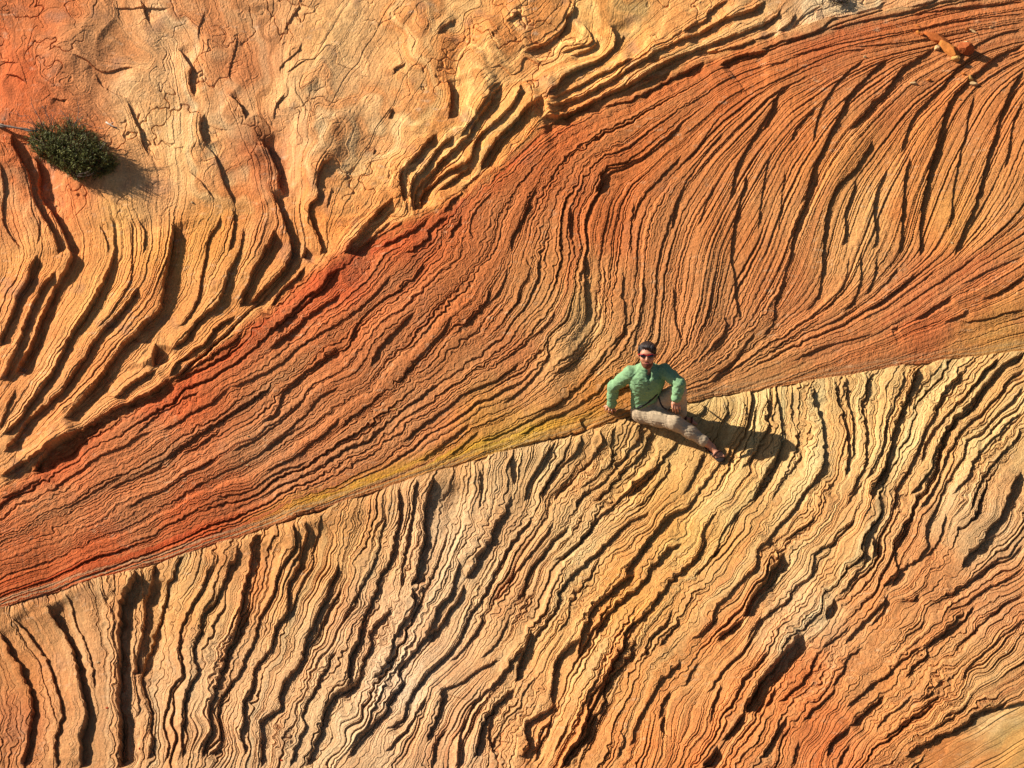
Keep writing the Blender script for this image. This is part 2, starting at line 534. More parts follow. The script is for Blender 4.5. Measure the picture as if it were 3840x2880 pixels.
# ------------------------------------------------------------------ run of the strata
GX0, GY0, GS = -300.0, -250.0, 6.0
GNX, GNY = 272, 212
gxx = GX0 + GS * np.arange(GNX); gyy = GY0 + GS * np.arange(GNY)

def seam_v(u): return np.interp(u, SEAM[:, 0], SEAM[:, 1])
def ab_v(u): return np.interp(u, ABL[:, 0], ABL[:, 1])
def d_v(u): return np.interp(u, DBL[:, 0], DBL[:, 1])

def resample(pts, step):
    seg = np.hypot(*np.diff(pts, axis=0).T); s = np.concatenate([[0], np.cumsum(seg)])
    n = max(2, int(s[-1] / step) + 1); t = np.linspace(0, s[-1], n)
    return np.stack([np.interp(t, s, pts[:, 0]), np.interp(t, s, pts[:, 1])], 1)
def soften(pts, k=1):
    for _ in range(k):                      # Chaikin
        q = pts[:-1] * 0.75 + pts[1:] * 0.25; r = pts[:-1] * 0.25 + pts[1:] * 0.75
        m = np.empty((2 * len(q), 2)); m[0::2] = q; m[1::2] = r
        pts = np.vstack([pts[:1], m, pts[-1:]])
    return pts
def orient(pts):
    d = pts[-1] - pts[0]
    n = np.array([-d[1], d[0]])             # the fall side, right or below
    return pts[::-1] if n @ np.array([0.8, 0.6]) < 0 else pts
def zone_of(p):
    if p[1] > seam_v(p[0]): return 'C'
    return 'A' if p[1] < ab_v(p[0]) else 'B'
lines = []
for w, pts in LEDGES:
    lines.append((w, orient(pts), zone_of(pts[len(pts) // 2])))

def on_join(p):
    return min(abs(p[0] - 341.33), abs(p[0] - 682.67), abs(p[1] - 256), abs(p[1] - 512)) < 5
L2 = [[z, pts, np.full(len(pts), w)] for w, pts, z in lines]
merged = True
while merged:
    merged = False
    for i in range(len(L2)):
        best = None
        for j in range(len(L2)):
            if i == j or L2[i][0] != L2[j][0] or L2[i][2][0] < 1 or L2[j][2][0] < 1: continue
            a, b = L2[i][1][-1], L2[j][1][0]; dd = np.hypot(*(a - b))
            if dd < 9 and on_join(a) and on_join(b) and (best is None or dd < best[0]): best = (dd, j)
        if best:
            j = best[1]; A_, B_ = L2[i], L2[j]
            m_ = (A_[1][-1] + B_[1][0]) / 2
            L2[i] = [A_[0], np.vstack([A_[1][:-1], m_[None], B_[1][1:]]), np.concatenate([A_[2][:-1], [(A_[2][-1] + B_[2][0]) / 2], B_[2][1:]])]
            L2.pop(j); merged = True; break
print('lines', len(lines), 'after joining', len(L2))
lines = [(W_, p_, z_) for z_, p_, W_ in L2]

def flow(zone):
    X, T, W = [], [], []
    src = [p for w, p, z in lines if z == zone and not (zone == 'A' and w.max() < 2.5)]
    if zone == 'B': src += [orient(ABL), orient(SEAM)]
    if zone == 'A': src += [orient(ABL)]
    for p in src:
        r = resample(soften(p, 2), 7.0)
        if len(r) < 4: continue
        k = 3 if len(r) > 8 else 1
        t = np.empty_like(r)
        for i in range(len(r)):
            a, b = max(0, i - k), min(len(r) - 1, i + k)
            t[i] = r[b] - r[a]
        ang = np.arctan2(t[:, 1], t[:, 0])
        X.append(r); T.append(ang)
    X = np.vstack(X); A = np.concatenate(T)
    c2, s2 = np.cos(2 * A), np.sin(2 * A)
    gx, gy = np.meshgrid(gxx, gyy)
    C2 = np.zeros(gx.size); S2 = np.zeros(gx.size)
    P = np.stack([gx.ravel(), gy.ravel()], 1)
    for i in range(0, len(P), 4000):
        d2 = ((P[i:i + 4000, None, :] - X[None]) ** 2).sum(-1)
        w = 1.0 / (d2 + 90.0) ** 1.6
        C2[i:i + 4000] = w @ c2; S2[i:i + 4000] = w @ s2
    th = 0.5 * np.arctan2(S2, C2)
    nx, ny = -np.sin(th), np.cos(th)
    s = np.where(nx * 0.8 + ny * 0.6 < 0, -1, 1)
    return (nx * s).reshape(GNY, GNX), (ny * s).reshape(GNY, GNX)

def down(a): 
    h, w = a.shape[0] // 2 * 2, a.shape[1] // 2 * 2
    a = a[:h, :w]; return 0.25 * (a[::2, ::2] + a[1::2, ::2] + a[::2, 1::2] + a[1::2, 1::2])
def solve_phase(nx, ny, iters=(500, 350, 350)):
    """phase whose level lines run along the strata: least squares on its gradient"""
    lev = [(nx, ny)]
    for _ in range(2): lev.append((down(lev[-1][0]), down(lev[-1][1])))
    phi = None
    for L in (2, 1, 0):
        a, b = lev[L]; m = np.hypot(a, b) + 1e-9; a = a / m; b = b / m
        h = GS * 2 ** L
        H, W = a.shape
        an = 0.25 * (a[:-1, :-1] + a[1:, :-1] + a[:-1, 1:] + a[1:, 1:]); bn = 0.25 * (b[:-1, :-1] + b[1:, :-1] + b[:-1, 1:] + b[1:, 1:])
        K = 18.0; w = 0.35
        def grad(p):
            gx = 0.5 * (p[:-1, 1:] - p[:-1, :-1] + p[1:, 1:] - p[1:, :-1]) / h
            gy = 0.5 * (p[1:, :-1] - p[:-1, :-1] + p[1:, 1:] - p[:-1, 1:]) / h
            return gx, gy
        def div(gx, gy):
            o = np.zeros((H, W)); c = 0.5 / h
            o[:-1, :-1] += -c * gx - c * gy; o[:-1, 1:] += c * gx - c * gy
            o[1:, :-1] += -c * gx + c * gy; o[1:, 1:] += c * gx + c * gy
            return o
        def A(p):
            gx, gy = grad(p)
            gn = gx * an + gy * bn; gt = gx * bn - gy * an
            lap = np.zeros_like(p); lap[1:-1, 1:-1] = 4 * p[1:-1, 1:-1] - p[:-2, 1:-1] - p[2:, 1:-1] - p[1:-1, :-2] - p[1:-1, 2:]
            l2 = np.zeros_like(p); q = lap[1:-1, 1:-1]
            l2[1:-1, 1:-1] += 4 * q; l2[:-2, 1:-1] -= q; l2[2:, 1:-1] -= q; l2[1:-1, :-2] -= q; l2[1:-1, 2:] -= q
            return div(w * gn * an + K * gt * bn, w * gn * bn - K * gt * an) + 1e-4 * l2 / h ** 2 * 4
        rhs = div(w * an, w * bn)
        if phi is None: p = np.zeros((H, W))
        else:
            yi = (np.arange(H) - 0.5) / 2; xi = (np.arange(W) - 0.5) / 2
            h0, w0 = phi.shape
            y0 = np.clip(np.floor(yi).astype(int), 0, h0 - 2); x0 = np.clip(np.floor(xi).astype(int), 0, w0 - 2)
            fy = (yi - y0)[:, None]; fx = (xi - x0)[None]
            p = (phi[y0][:, x0] * (1 - fy) * (1 - fx) + phi[y0 + 1][:, x0] * fy * (1 - fx) + phi[y0][:, x0 + 1] * (1 - fy) * fx + phi[y0 + 1][:, x0 + 1] * fy * fx)
        r = rhs - A(p); d = r.copy(); rs = (r * r).sum()
        for _ in range(iters[L]):
            Ad = A(d); al = rs / max((d * Ad).sum(), 1e-30)
            p = p + al * d; r = r - al * Ad; rn = (r * r).sum()
            d = r + rn / rs * d; rs = rn
            if rs < 1e-12: break
        phi = p
    return phi

def sample_grid(g, U, V):
    """smooth (cubic B-spline) lookup of a coarse field"""
    x = np.clip((U - GX0) / GS, 1.01, GNX - 2.02); y = np.clip((V - GY0) / GS, 1.01, GNY - 2.02)
    xi = x.astype(np.int32); yi = y.astype(np.int32); fx = (x - xi).astype(np.float32); fy = (y - yi).astype(np.float32)
    def bs(f): return ((1 - f) ** 3 / 6, (3 * f ** 3 - 6 * f ** 2 + 4) / 6, (-3 * f ** 3 + 3 * f ** 2 + 3 * f + 1) / 6, f ** 3 / 6)
    wx, wy = bs(fx), bs(fy); out = np.zeros(U.shape, np.float32)
    g = g.astype(np.float32)
    for j in range(4):
        row = np.zeros(U.shape, np.float32)
        for i in range(4): row += wx[i] * g[yi + j - 1, xi + i - 1]
        out += wy[j] * row
    return out

# ------------------------------------------------------------------ the plan of grid points
SP = 0.62
inner_u = np.arange(-24, 1048.1, SP); inner_v = np.arange(-20, 790.1, SP)
def grow(start, sgn, total):
    out, d, s = [], SP, 0.0
    while s < total: d *= 1.075; s += d; out.append(start + sgn * s)
    return np.array(out)
us = np.concatenate([grow(-24, -1, 1100)[::-1], inner_u, grow(inner_u[-1], 1, 1100)])
vs = np.concatenate([grow(-20, -1, 560)[::-1], inner_v, grow(inner_v[-1], 1, 700)])
U, V = np.meshgrid(us.astype(np.float32), vs.astype(np.float32))
NV, NU = U.shape
f32 = np.float32

def strata(phi, psi, gap, seed, alen, power=2.0, thick=0.5, rise=0.6, dn=None):
    r = np.random.RandomState(seed)
    lo, hi = float(phi.min()) - 4 * gap, float(phi.max()) + 4 * gap
    n = int((hi - lo) / gap * 1.3) + 8
    g = gap * (0.3 + r.exponential(0.7, n)); b = lo + np.cumsum(g)
    idx = np.clip(np.searchsorted(b, phi.ravel()).reshape(phi.shape), 1, n - 1)
    b = b.astype(f32); L = (b[idx] - b[idx - 1]); f = np.clip((phi - b[idx - 1]) / L, 0, 1).astype(f32)
    M = 64; tab = (r.rand(n, M) ** power).astype(f32); off = (r.rand(n) * M).astype(f32)
    size = ((g / gap) ** thick).astype(f32); layer = (r.rand(n) ** power * 1.6 + 0.25).astype(f32)
    def amp(i):
        k = (psi / alen).astype(f32) + off[i]; k0 = np.floor(k).astype(np.int32); t = k - k0; t = t * t * (3 - 2 * t)
        return (tab[i, k0 % M] * (1 - t) + tab[i, (k0 + 1) % M] * t) * layer[i]
    sL = amp(idx - 1) * size[idx - 1]; sR = amp(idx) * size[idx]
    h = -0.75 * sL * (1 - f) + rise * sR * f ** 1.3
    x = f * L / (dn if dn is not None else 1.0)          # distance past the edge: a thin undercut groove
    h = h - 0.62 * sL * np.exp(-x / 1.25) - 0.18 * sR * np.exp(-np.abs((1 - f) * L / (dn if dn is not None else 1.0)) / 0.7)
    return h

print('flow ...')
PHI, DEN = np.zeros(U.shape, f32), np.zeros(U.shape, f32)

def N(s, seed, ox=0.0): return pn(U / s + ox, V / s + ox * 0.7, seed)
n200, n90, n45, n22, n11, n5 = N(200, 1), N(90, 2), N(45, 3), N(22, 4), N(11, 5), N(5, 6)
rid = lambda n: 1.0 - 2.2 * np.abs(n)

# zones
edge_n = n22 * 3 + n5 * 0.8
chip = np.clip(rid(n11) - 0.45, 0, 1) * 2.6 * np.clip(n45 * 3 + 0.4, 0, 1) + n5 * 0.8
mC = V > seam_v(U) + edge_n * 0.6 - chip
mA = V < ab_v(U) + 7 * n45 + edge_n
mD = V > d_v(U) + n22 * 3 + n11 * 2
for z, m in (('A', mA & ~mC), ('B', ~mA & ~mC), ('C', mC)):
    nx, ny = flow(z); ph_ = solve_phase(nx, ny)
    gy_, gx_ = np.gradient(ph_, GS); g_ = np.hypot(gx_, gy_)
    PHI[m] = sample_grid(ph_, U[m], V[m]); DEN[m] = np.clip(sample_grid(g_, U[m], V[m]), 0.08, 6)
    print(z, 'phase', PHI[m].min(), PHI[m].max(), 'density', np.percentile(DEN[m], [1, 10, 50, 90, 99]))
dSeam = ((V - seam_v(U)) * 0.96).astype(f32)          # + below
dAB = ((V - ab_v(U)) * 0.8).astype(f32)
psi = (0.5 * U - 0.86 * V).astype(f32)

# wander of the layer edges over the bumpy surface
zig = np.clip(0.75 + 1.5 * N(70, 40) + 0.8 * N(28, 42), 0.12, 1.5)
wC = (8.0 * n22 * np.clip(0.6 + n200 * 1.2, 0.3, 1.1) + 3.0 * rid(N(15, 43)) * zig + 2.6 * rid(n11) * zig + 1.8 * n5 * zig + 7 * n45)
farright = smooth01((U - 520) / 220.) * smooth01((330 - V) / 200. + 0.5)
wB = (4.0 * n22 + 2.6 * rid(n11) * zig + 2.2 * n5 * zig + 0.7 * N(3.1, 7) + 5 * n45) * (1 - 0.82 * farright) * smooth01(-dSeam / 60 + 0.25)
leftA = smooth01((V - 190) / 60.) * smooth01((380 - U) / 90.)
wA = (2.6 * n22 + 1.2 * n11 + 0.8 * n5) * (1 + 0.2 * leftA) + (5 * n45 + 14 * n90) * (1 - leftA) * 0.6
W = np.where(mC, wC, np.where(mA, wA, wB)).astype(f32)

# ledges: distance to their edge, sharp drop on the far side, slow rise back
led = np.zeros(U.shape, f32); cover = np.zeros(U.shape, f32)
for li, (w, pts, z) in enumerate(lines):
    if w.max() < 1: continue
    wp, w = w, float(w.max())
    d0 = {'A': 0.98, 'B': 0.62, 'C': 0.70}[z]
    wp2 = np.empty(2 * (len(pts) - 1)); wp2[0::2] = wp[:-1] * .75 + wp[1:] * .25; wp2[1::2] = wp[:-1] * .25 + wp[1:] * .75; wp = np.concatenate([wp[:1], wp2, wp[-1:]])
    pts = soften(pts, 1)
    R = 7 * w + 14
    i0, i1 = np.searchsorted(us, [pts[:, 0].min() - R, pts[:, 0].max() + R]); j0, j1 = np.searchsorted(vs, [pts[:, 1].min() - R, pts[:, 1].max() + R])
    if i1 - i0 < 2 or j1 - j0 < 2: continue
    u = U[j0:j1, i0:i1]; v = V[j0:j1, i0:i1]
    best = np.full(u.shape, 1e9, f32); sd = np.zeros(u.shape, f32); tt = np.zeros(u.shape, f32)
    seg = np.hypot(*np.diff(pts, axis=0).T); cum = np.concatenate([[0], np.cumsum(seg)])
    for k in range(len(pts) - 1):
        ax, ay = pts[k]; ex, ey = pts[k + 1] - pts[k]; L2 = ex * ex + ey * ey
        if L2 < 1e-6: continue
        a0, a1 = min(ax, ax + ex) - R, max(ax, ax + ex) + R; b0, b1 = min(ay, ay + ey) - R, max(ay, ay + ey) + R
        p0, p1 = np.searchsorted(us[i0:i1], [a0, a1]); q0, q1 = np.searchsorted(vs[j0:j1], [b0, b1])
        if p1 <= p0 or q1 <= q0: continue
        uu = u[q0:q1, p0:p1]; vv = v[q0:q1, p0:p1]
        t = np.clip(((uu - ax) * ex + (vv - ay) * ey) / L2, 0, 1)
        dx = uu - ax - t * ex; dy = vv - ay - t * ey
        dd = dx * dx + dy * dy
        m = dd < best[q0:q1, p0:p1]
        cr = (ex * dy - ey * dx)
        best[q0:q1, p0:p1] = np.where(m, dd, best[q0:q1, p0:p1])
        sd[q0:q1, p0:p1] = np.where(m, np.sqrt(dd) * np.sign(cr), sd[q0:q1, p0:p1])
        tt[q0:q1, p0:p1] = np.where(m, cum[k] + t * math.sqrt(L2), tt[q0:q1, p0:p1])
    zone_w = {'A': 0.45, 'B': 0.5, 'C': 0.38}[z]
    s = sd + (W[j0:j1, i0:i1] * zone_w) + (0.9 * n5 + 0.8 * rid(n11))[j0:j1, i0:i1] * min(1.0, float(w) / 6)
    Lt = cum[-1]; w = np.interp(tt, cum, wp).astype(f32); d = d0 * w
    taper = smooth01(tt / min(10, Lt * 0.3) + 0.1) * smooth01((Lt - tt) / min(10, Lt * 0.3) + 0.1)
    taper = taper * (1.0 + 0.3 * n45[j0:j1, i0:i1] + 0.3 * n11[j0:j1, i0:i1])
    far = np.clip((R - np.sqrt(best)) / 8.0, 0, 1)
    as_ = np.abs(s)
    up = 0.36 * np.clip(1 - as_ / (4.2 * w + 9), 0, 1) - 0.07 * np.exp(-as_ / 1.0)
    dn = -0.64 * np.clip(1 - as_ / (4.0 * w + 7), 0, 1) - 0.10 * np.exp(-as_ / (0.5 * w + 1))
    zm = {'A': ~mC, 'B': ~mC, 'C': mC}[z][j0:j1, i0:i1]
    soft = np.where(s < 0, up, dn) * d * taper * far
    led[j0:j1, i0:i1] += np.where(zm, soft, 0).astype(f32)
    cover[j0:j1, i0:i1] = np.maximum(cover[j0:j1, i0:i1], np.where(zm, far * np.exp(-np.abs(s) / (1.2 * w)) * taper * np.clip(w / 6, 0, 1), 0))
print('ledges ok')

modl = 0.75 + 1.3 * np.clip(n90 + 0.1, -0.4, 0.6)
PW = PHI + W * DEN                                    # the edges wander by the same amount whatever their spacing
def beds(m, seed, c, p, lo, hi, sparse=1.0, rise=0.6):
    """layers of every thickness; only those that look lo..hi wide here stand out"""
    ph, ps, dn = PW[m], psi[m], DEN[m]; out = np.zeros(ph.shape, f32)
    gap = 0.28
    for k in range(9):
        s = gap / dn
        w = smooth01(np.log2(s / lo) + 0.5) * smooth01(np.log2(hi / s) + 0.5)
        if w.max() > 0.01:
            sel = w > 0.004
            md = max(float(np.median(s[sel])), 1.5)
            o = strata(ph[sel], ps[sel], gap, seed + k, 26 + 8 * md, 1.0 + 0.10 * min(md, 16) * sparse, rise=rise, dn=dn[sel])
            out[sel] += o * w[sel] * c * s[sel] ** p
        gap *= 2.0
    return out
rightC = smooth01((U - 560 + (V - 560) * 0.5) / 220.)
leftC = np.maximum(smooth01((150 - U) / 60.), 0.75 * smooth01((330 - U + (560 - V) * 0.8) / 110.)) * smooth01(dSeam / 10.)
slabC = smooth01((n90 + n45 * 0.5 - 0.12) / 0.15)     # smooth slabs without fine layers
hC = np.zeros(U.shape, f32); hB = hC.copy(); hA = hC.copy()
hC[mC] = beds(mC, 100, 0.82, 0.34, 1.9, 13)
hC *= modl * (1 - 0.5 * slabC) * (1 + 0.5 * cover) * (1 - 0.6 * leftC)
mB = ~mA & ~mC
hB[mB] = beds(mB, 200, 0.66, 0.22, 1.7, 9)
hB *= (1.0 + 0.3 * n90)
lowB = smooth01(1 - (-dSeam) / 45.)
hB = hB * (1 - 0.15 * farright) * (1 - 0.35 * lowB)
mA_ = mA & ~mC
hA[mA_] = beds(mA_, 300, 0.7, 0.35, 2.0, 14, 1.4)
aA = 0.16 + 0.75 * cover + 0.25 * leftA + 0.5 * smooth01(1 - (-dAB) / 30.)
hA *= aA
crA = 1 - leftA
hA = hA + crA * (1.5 * n45 + 1.0 * n22 + 1.3 * rid(n22) * np.clip(n90 * 3, 0, 1) + 0.8 * n11 * (0.5 + n45)) + 3.5 * n90 * crA
qf = n90 * 20 + n45 * 9 + n22 * 7 + n11 * 2.4 + 0.5 * PHI          # weathered sheets flaking off the massive rock
flake = strata(qf, psi, 3.6, 51, 26, 2.0, dn=0.6) * 1.15 + strata(qf, psi, 1.3, 52, 14, 1.5, dn=0.6) * 0.55
crk = np.abs(N(41, 31) + 0.35 * n11 + 0.10 * n5)
hA = hA + crA * (0.6 * flake * np.clip(0.55 + 1.6 * N(70, 33), 0.1, 1.1) - 1.6 * np.exp(-(crk / 0.02) ** 2) * np.clip(3 * N(80, 34) + 0.2, 0, 1))
hA = hA + leftA * 0.6 * flake * np.clip(0.3 + n45, 0, 1)
hD = 0.6 * strata((0.5 * U + 0.86 * V) + n22 * 2, psi, 4, 12, 30, 1.5) + n22
H = np.where(mC, hC, np.where(mA, hA, hB)).astype(f32) + led

# crumbly texture
rough = 0.22 * N(3.1, 7) + 0.30 * N(1.7, 8)
H += rough * np.where(mC, 0.7, np.where(mA, 0.8, 0.9))
H += np.where(mC | mA, 0, 1.0) * (0.35 * n5 + 1.0 * np.clip(N(6.5, 9) - 0.2, 0, 1) * (0.5 + n45))
# larger swells
H += 5.0 * n200 + 2.6 * n90 * np.where(mC, 1.1, 0.5) + 1.3 * n45
# along the seam: the lower beds rise to a rounded lip, a thin recessed band lies above it
sd_ = dSeam - edge_n * 0.6 + chip
H += np.where(mC, -3.4 * np.clip(0.8 + 2 * n45 + 1.2 * n22, 0.2, 1.8) * np.exp(-np.abs(sd_) / 2.6) + 2.0 * np.exp(-((sd_ - 14) / 9) ** 2), 0)
H += np.where(~mC & (sd_ > -40), -1.2 * np.exp(sd_ / 5.0) + 0.5 * strata(sd_ + n11 * 0.8, U * 1.0, 2.6, 21, 30, 1.2) * np.exp(sd_ / 9.0), 0)
# pale flat slab in the lower right corner lies lower than the beds
H = np.where(mD, hD + 5.0 * n200 - 2.5, H)

# hollows and bosses: centre, radii, turn, height
BOSS = [(470/2.16*1.0, 0, 1, 1, 0, 0),
 (40, 178, 26, 14, 0.9, -7), (70, 150, 45, 26, 0.3, 6), (118, 182, 40, 22, 0.5, 3),
 (272, 160, 16, 34, -0.5, -6), (292, 186, 12, 22, -0.4, -5), (250, 110, 18, 60, -0.25, 5), (312, 140, 26, 50, -0.3, 6),
 (205, 60, 14, 34, -0.2, 4), (150, 90, 26, 40, -0.3, 4), (120, 40, 20, 30, 0.2, -3), (64, 50, 20, 40, 0.3, 4),
 (420, 90, 30, 60, 0.2, 5), (380, 40, 24, 30, 0.4, -4), (458, 60, 12, 30, 0.3, -3), (500, 40, 20, 26, 0.3, 4), (528, 110, 14, 50, 0.55, 4),
 (500, 500, 30, 50, 0.6, 3), (700, 300, 16, 90, 0.1, 3), (620, 230, 14, 70, 0.2, -3), (590, 320, 14, 50, 0.15, -3), (560, 360, 18, 60, 0.25, 3),
 (155, 640, 12, 90, 0.02, -4), (200, 620, 22, 80, 0.1, 3), (95, 650, 14, 80, -0.15, 3), (60, 620, 14, 60, -0.25, -3),
 (290, 560, 16, 60, 0.15, 3), (420, 545, 16, 60, 0.12, 4), (455, 500, 10, 20, 0.2, -4), (640, 560, 24, 60, 0.6, 3), (820, 480, 14, 60, 0.05, 4), (870, 500, 14, 60, 0.2, 4)]
for (bu, bv, ra, rb, tn, hh) in BOSS[1:]:
    c, s = math.cos(tn), math.sin(tn)
    dx = (U - bu); dy = (V - bv)
    a = (dx * c + dy * s) / ra; b = (-dx * s + dy * c) / rb
    H += (hh * np.exp(-(a * a + b * b))).astype(f32)

P0, NN = base_point(U, V)
VERT = (P0 + NN * (H[..., None] * 0.01)).astype(f32)
HH = H
def ground(u, v, lift=0.0):
    i = int(np.clip(np.searchsorted(us, u), 0, NU - 1)); j = int(np.clip(np.searchsorted(vs, v), 0, NV - 1))
    return Vector(VERT[j, i].astype(float)) + Vector(NN[j, i]) * lift
def ground_normal(u, v):
    i = int(np.clip(np.searchsorted(us, u), 0, NU - 1)); j = int(np.clip(np.searchsorted(vs, v), 0, NV - 1))
    return Vector(NN[j, i])
idx = np.arange(NV * NU, dtype=np.int32).reshape(NV, NU)
quads = np.stack([idx[1:, :-1], idx[1:, 1:], idx[:-1, 1:], idx[:-1, :-1]], -1).reshape(-1, 4)
# ------------------------------------------------------------------ colour of the rock itself
CA = """60,60,205,105,55 20,200,205,85,40 250,80,222,150,90 300,200,240,190,125 450,60,215,140,85 330,280,238,190,120 500,150,205,120,70 600,200,225,160,95 700,100,230,165,95
640,300,215,150,95 800,250,228,165,100 900,100,228,160,90 1000,130,232,165,90 1150,120,235,160,85 850,380,235,175,100 1000,250,235,175,95 760,420,235,165,90 300,400,225,160,100
150,420,218,125,70 250,480,230,158,75 450,500,215,140,55 350,550,225,150,65 100,620,222,140,70 60,700,220,140,75 200,650,224,148,70 330,650,205,135,70 450,650,210,135,65
250,780,215,140,75 100,850,212,138,75 600,480,200,120,60 560,330,185,95,55 590,400,195,105,60 700,470,220,130,50 900,430,222,140,60 1300,60,238,175,92 1500,40,228,165,92 1650,40,215,155,90
1750,10,225,185,130 400,130,240,180,115 420,200,242,195,130 200,130,215,135,80 130,250,205,100,55 70,330,205,95,48 180,330,215,125,75 250,370,235,175,110 400,330,238,190,120 30,120,200,75,30
30,480,220,135,75 60,560,225,150,75 560,120,205,130,80 530,60,222,150,90 700,300,240,195,130 730,180,235,175,110 1100,300,225,150,70"""
CB = """100,1010,205,80,40 350,835,210,80,38 520,715,198,82,45 700,590,205,72,36 900,470,208,85,42 1100,320,212,98,45 1500,140,210,105,52 1800,60,195,100,60 2100,40,200,112,65 100,1080,212,130,82
300,1000,205,125,80 600,800,212,128,78 800,700,208,115,68 1000,600,208,112,62 1300,500,208,110,58 1200,400,205,105,55 1400,300,208,115,60 1700,300,215,122,65 1900,200,212,118,65 1600,500,214,128,70
1850,550,224,155,92 1900,420,226,165,100 1880,480,225,160,95 2100,400,218,140,78 2100,250,218,130,72 1100,750,208,128,80 1230,730,225,175,115 1200,800,215,158,100 1250,650,226,178,112 1400,650,208,135,82
900,900,205,130,82 600,950,205,130,85 300,1120,208,120,75 200,1200,205,82,40 50,1270,205,90,45 400,1130,205,85,42 1100,950,212,150,68
1300,885,205,130,55 1700,650,205,122,72 2100,580,208,118,72 2000,680,208,112,68 1800,760,200,122,75 2150,740,208,152,82 1700,790,200,135,80 1950,620,208,120,72 1500,700,210,135,82 
1200,600,212,130,72 1800,350,218,135,70 2000,330,222,135,70 2050,450,228,155,80 1960,450,218,125,62"""
CC = """60,1350,195,132,72 150,1450,205,142,85 50,1450,200,118,52 50,1550,190,100,52 250,1500,210,150,95 400,1300,222,155,82 550,1250,220,140,72 450,1500,220,168,112 650,1300,220,158,88 750,1150,222,158,85
750,1350,220,168,115 1000,1080,224,178,122 950,1150,228,182,128 850,1400,228,185,135 700,1550,228,180,122 900,1550,222,175,120 1100,1200,210,165,110 1250,1150,228,185,122 1400,950,228,182,112 1550,900,232,190,118
1700,1000,232,192,125 1900,900,234,190,120 2100,900,228,185,118 2100,1150,215,175,125 1500,1150,230,165,78 1350,1300,230,155,68 1250,1400,232,170,98 1400,1400,220,158,92 1600,1250,228,172,105 1800,1200,220,170,108
1750,1330,228,192,142 1900,1350,218,142,82 2000,1250,215,138,82 2150,1300,208,132,82 2100,1450,212,150,90 1900,1500,214,135,72 1750,1450,215,112,52 1800,1600,210,102,48 1650,1500,215,125,60
1550,1400,220,138,72 1500,1600,220,122,58 1350,1600,230,142,72 1200,1600,230,152,80 1100,1550,228,165,100 1000,1600,224,168,115 1350,1500,226,150,78 2050,1600,220,150,85 600,1620,225,180,125 850,1500,230,190,145
1700,1380,225,180,128 1420,1050,228,170,90 1550,1080,232,185,112 350,1620,212,155,98 150,1600,200,135,78 740,1420,225,178,122 640,1200,222,150,75 980,1010,222,160,92 1180,1040,222,175,112"""
CD = """2150,1560,235,190,130 2100,1630,215,135,72 2200,1600,230,180,100 2050,1640,210,120,60 2180,1640,225,170,95"""
def colour_field(txt):
    a = np.array([[float(x) for x in t.split(',')] for t in txt.split()])
    p = a[:, :2] / 2.1602; c = s2l(a[:, 2:])
    gx, gy = np.meshgrid(gxx[::2], gyy[::2])
    d2 = (gx[..., None] - p[:, 0]) ** 2 + (gy[..., None] - p[:, 1]) ** 2
    w = 1.0 / (d2 + 300.0) ** 1.7
    w /= w.sum(-1, keepdims=True)
    return w @ c
def sample_c(g, U, V):
    x = np.clip((U - GX0) / (2 * GS), 0, g.shape[1] - 1.01); y = np.clip((V - GY0) / (2 * GS), 0, g.shape[0] - 1.01)
    xi = x.astype(np.int32); yi = y.astype(np.int32); fx = (x - xi)[..., None].astype(f32); fy = (y - yi)[..., None].astype(f32)
    g = g.astype(f32)
    return (g[yi, xi] * (1 - fx) + g[yi, xi + 1] * fx) * (1 - fy) + (g[yi + 1, xi] * (1 - fx) + g[yi + 1, xi + 1] * fx) * fy

# colour bands follow the beds: look the field up at a point moved along them
ju, jv = 22 * n45 + 9 * n11, 22 * N(45, 13) + 9 * N(11, 14)
RGB = np.empty((NV, NU, 3), f32)
def zone_colour(t):
    f = colour_field(t); mean = f.reshape(-1, 3).mean(0)
    a = np.array([[float(x) for x in q.split(',')] for q in t.split()]); mean = s2l(a[:, 2:]).mean(0)
    return sample_c(f * 0.68 + mean * 0.32, U + ju, V + jv)
bl = smooth01((dAB + 6 * n22 + 5 * n11 + 9) / 22)[..., None]
RGB = zone_colour(CA) * (1 - bl); RGB += zone_colour(CB) * np.array([0.98, 1.05, 1.0], f32) * bl
RGB[mC] = zone_colour(CC)[mC]
RGB[mD] = zone_colour(CD)[mD]
def band(phi, gap, seed):
    r = np.random.RandomState(seed); n = 4096
    x = phi / gap; i = np.floor(x).astype(np.int32); t = (x - i).astype(f32); t = smooth01(t * 1.6 - 0.3)
    tb = r.randn(n).astype(f32)
    return tb[i % n] * (1 - t) + tb[(i + 1) % n] * t
ph = PHI + W * DEN; lod = np.exp2(np.round(np.log2(np.clip(DEN, 0.1, 4)))).astype(f32)
amp = np.where(mA, 0.35 + 0.5 * leftA, 1.0).astype(f32)
b1 = band(ph, 6, 31) * (0.6 + n90); b2 = band(ph, 2.2, 32); b3 = band(ph, 0.8, 33)
def stain(rgb, col, w):
    rgb += (s2l(col).astype(f32) - rgb) * np.clip(w, 0, 0.85)[..., None]
mid = smooth01((620 - U) / 120.)
stain(RGB, (192, 70, 34), ~mC * mid * np.exp(-((dAB - 8 - 5 * n22) / 7.0) ** 2) * np.clip(0.2 + 0.7 * n45 + 0.6 * band(ph, 2.5, 41), 0, 1) * 0.6)
stain(RGB, (222, 165, 52), ~mC * np.exp(-((dSeam + 12 + 4 * n45) / 8.0) ** 2) * smooth01((U - 200) / 140) * smooth01((640 - U) / 120) * np.clip(0.8 + 0.5 * band(ph, 2.5, 42) + n45, 0, 1) * 0.8)
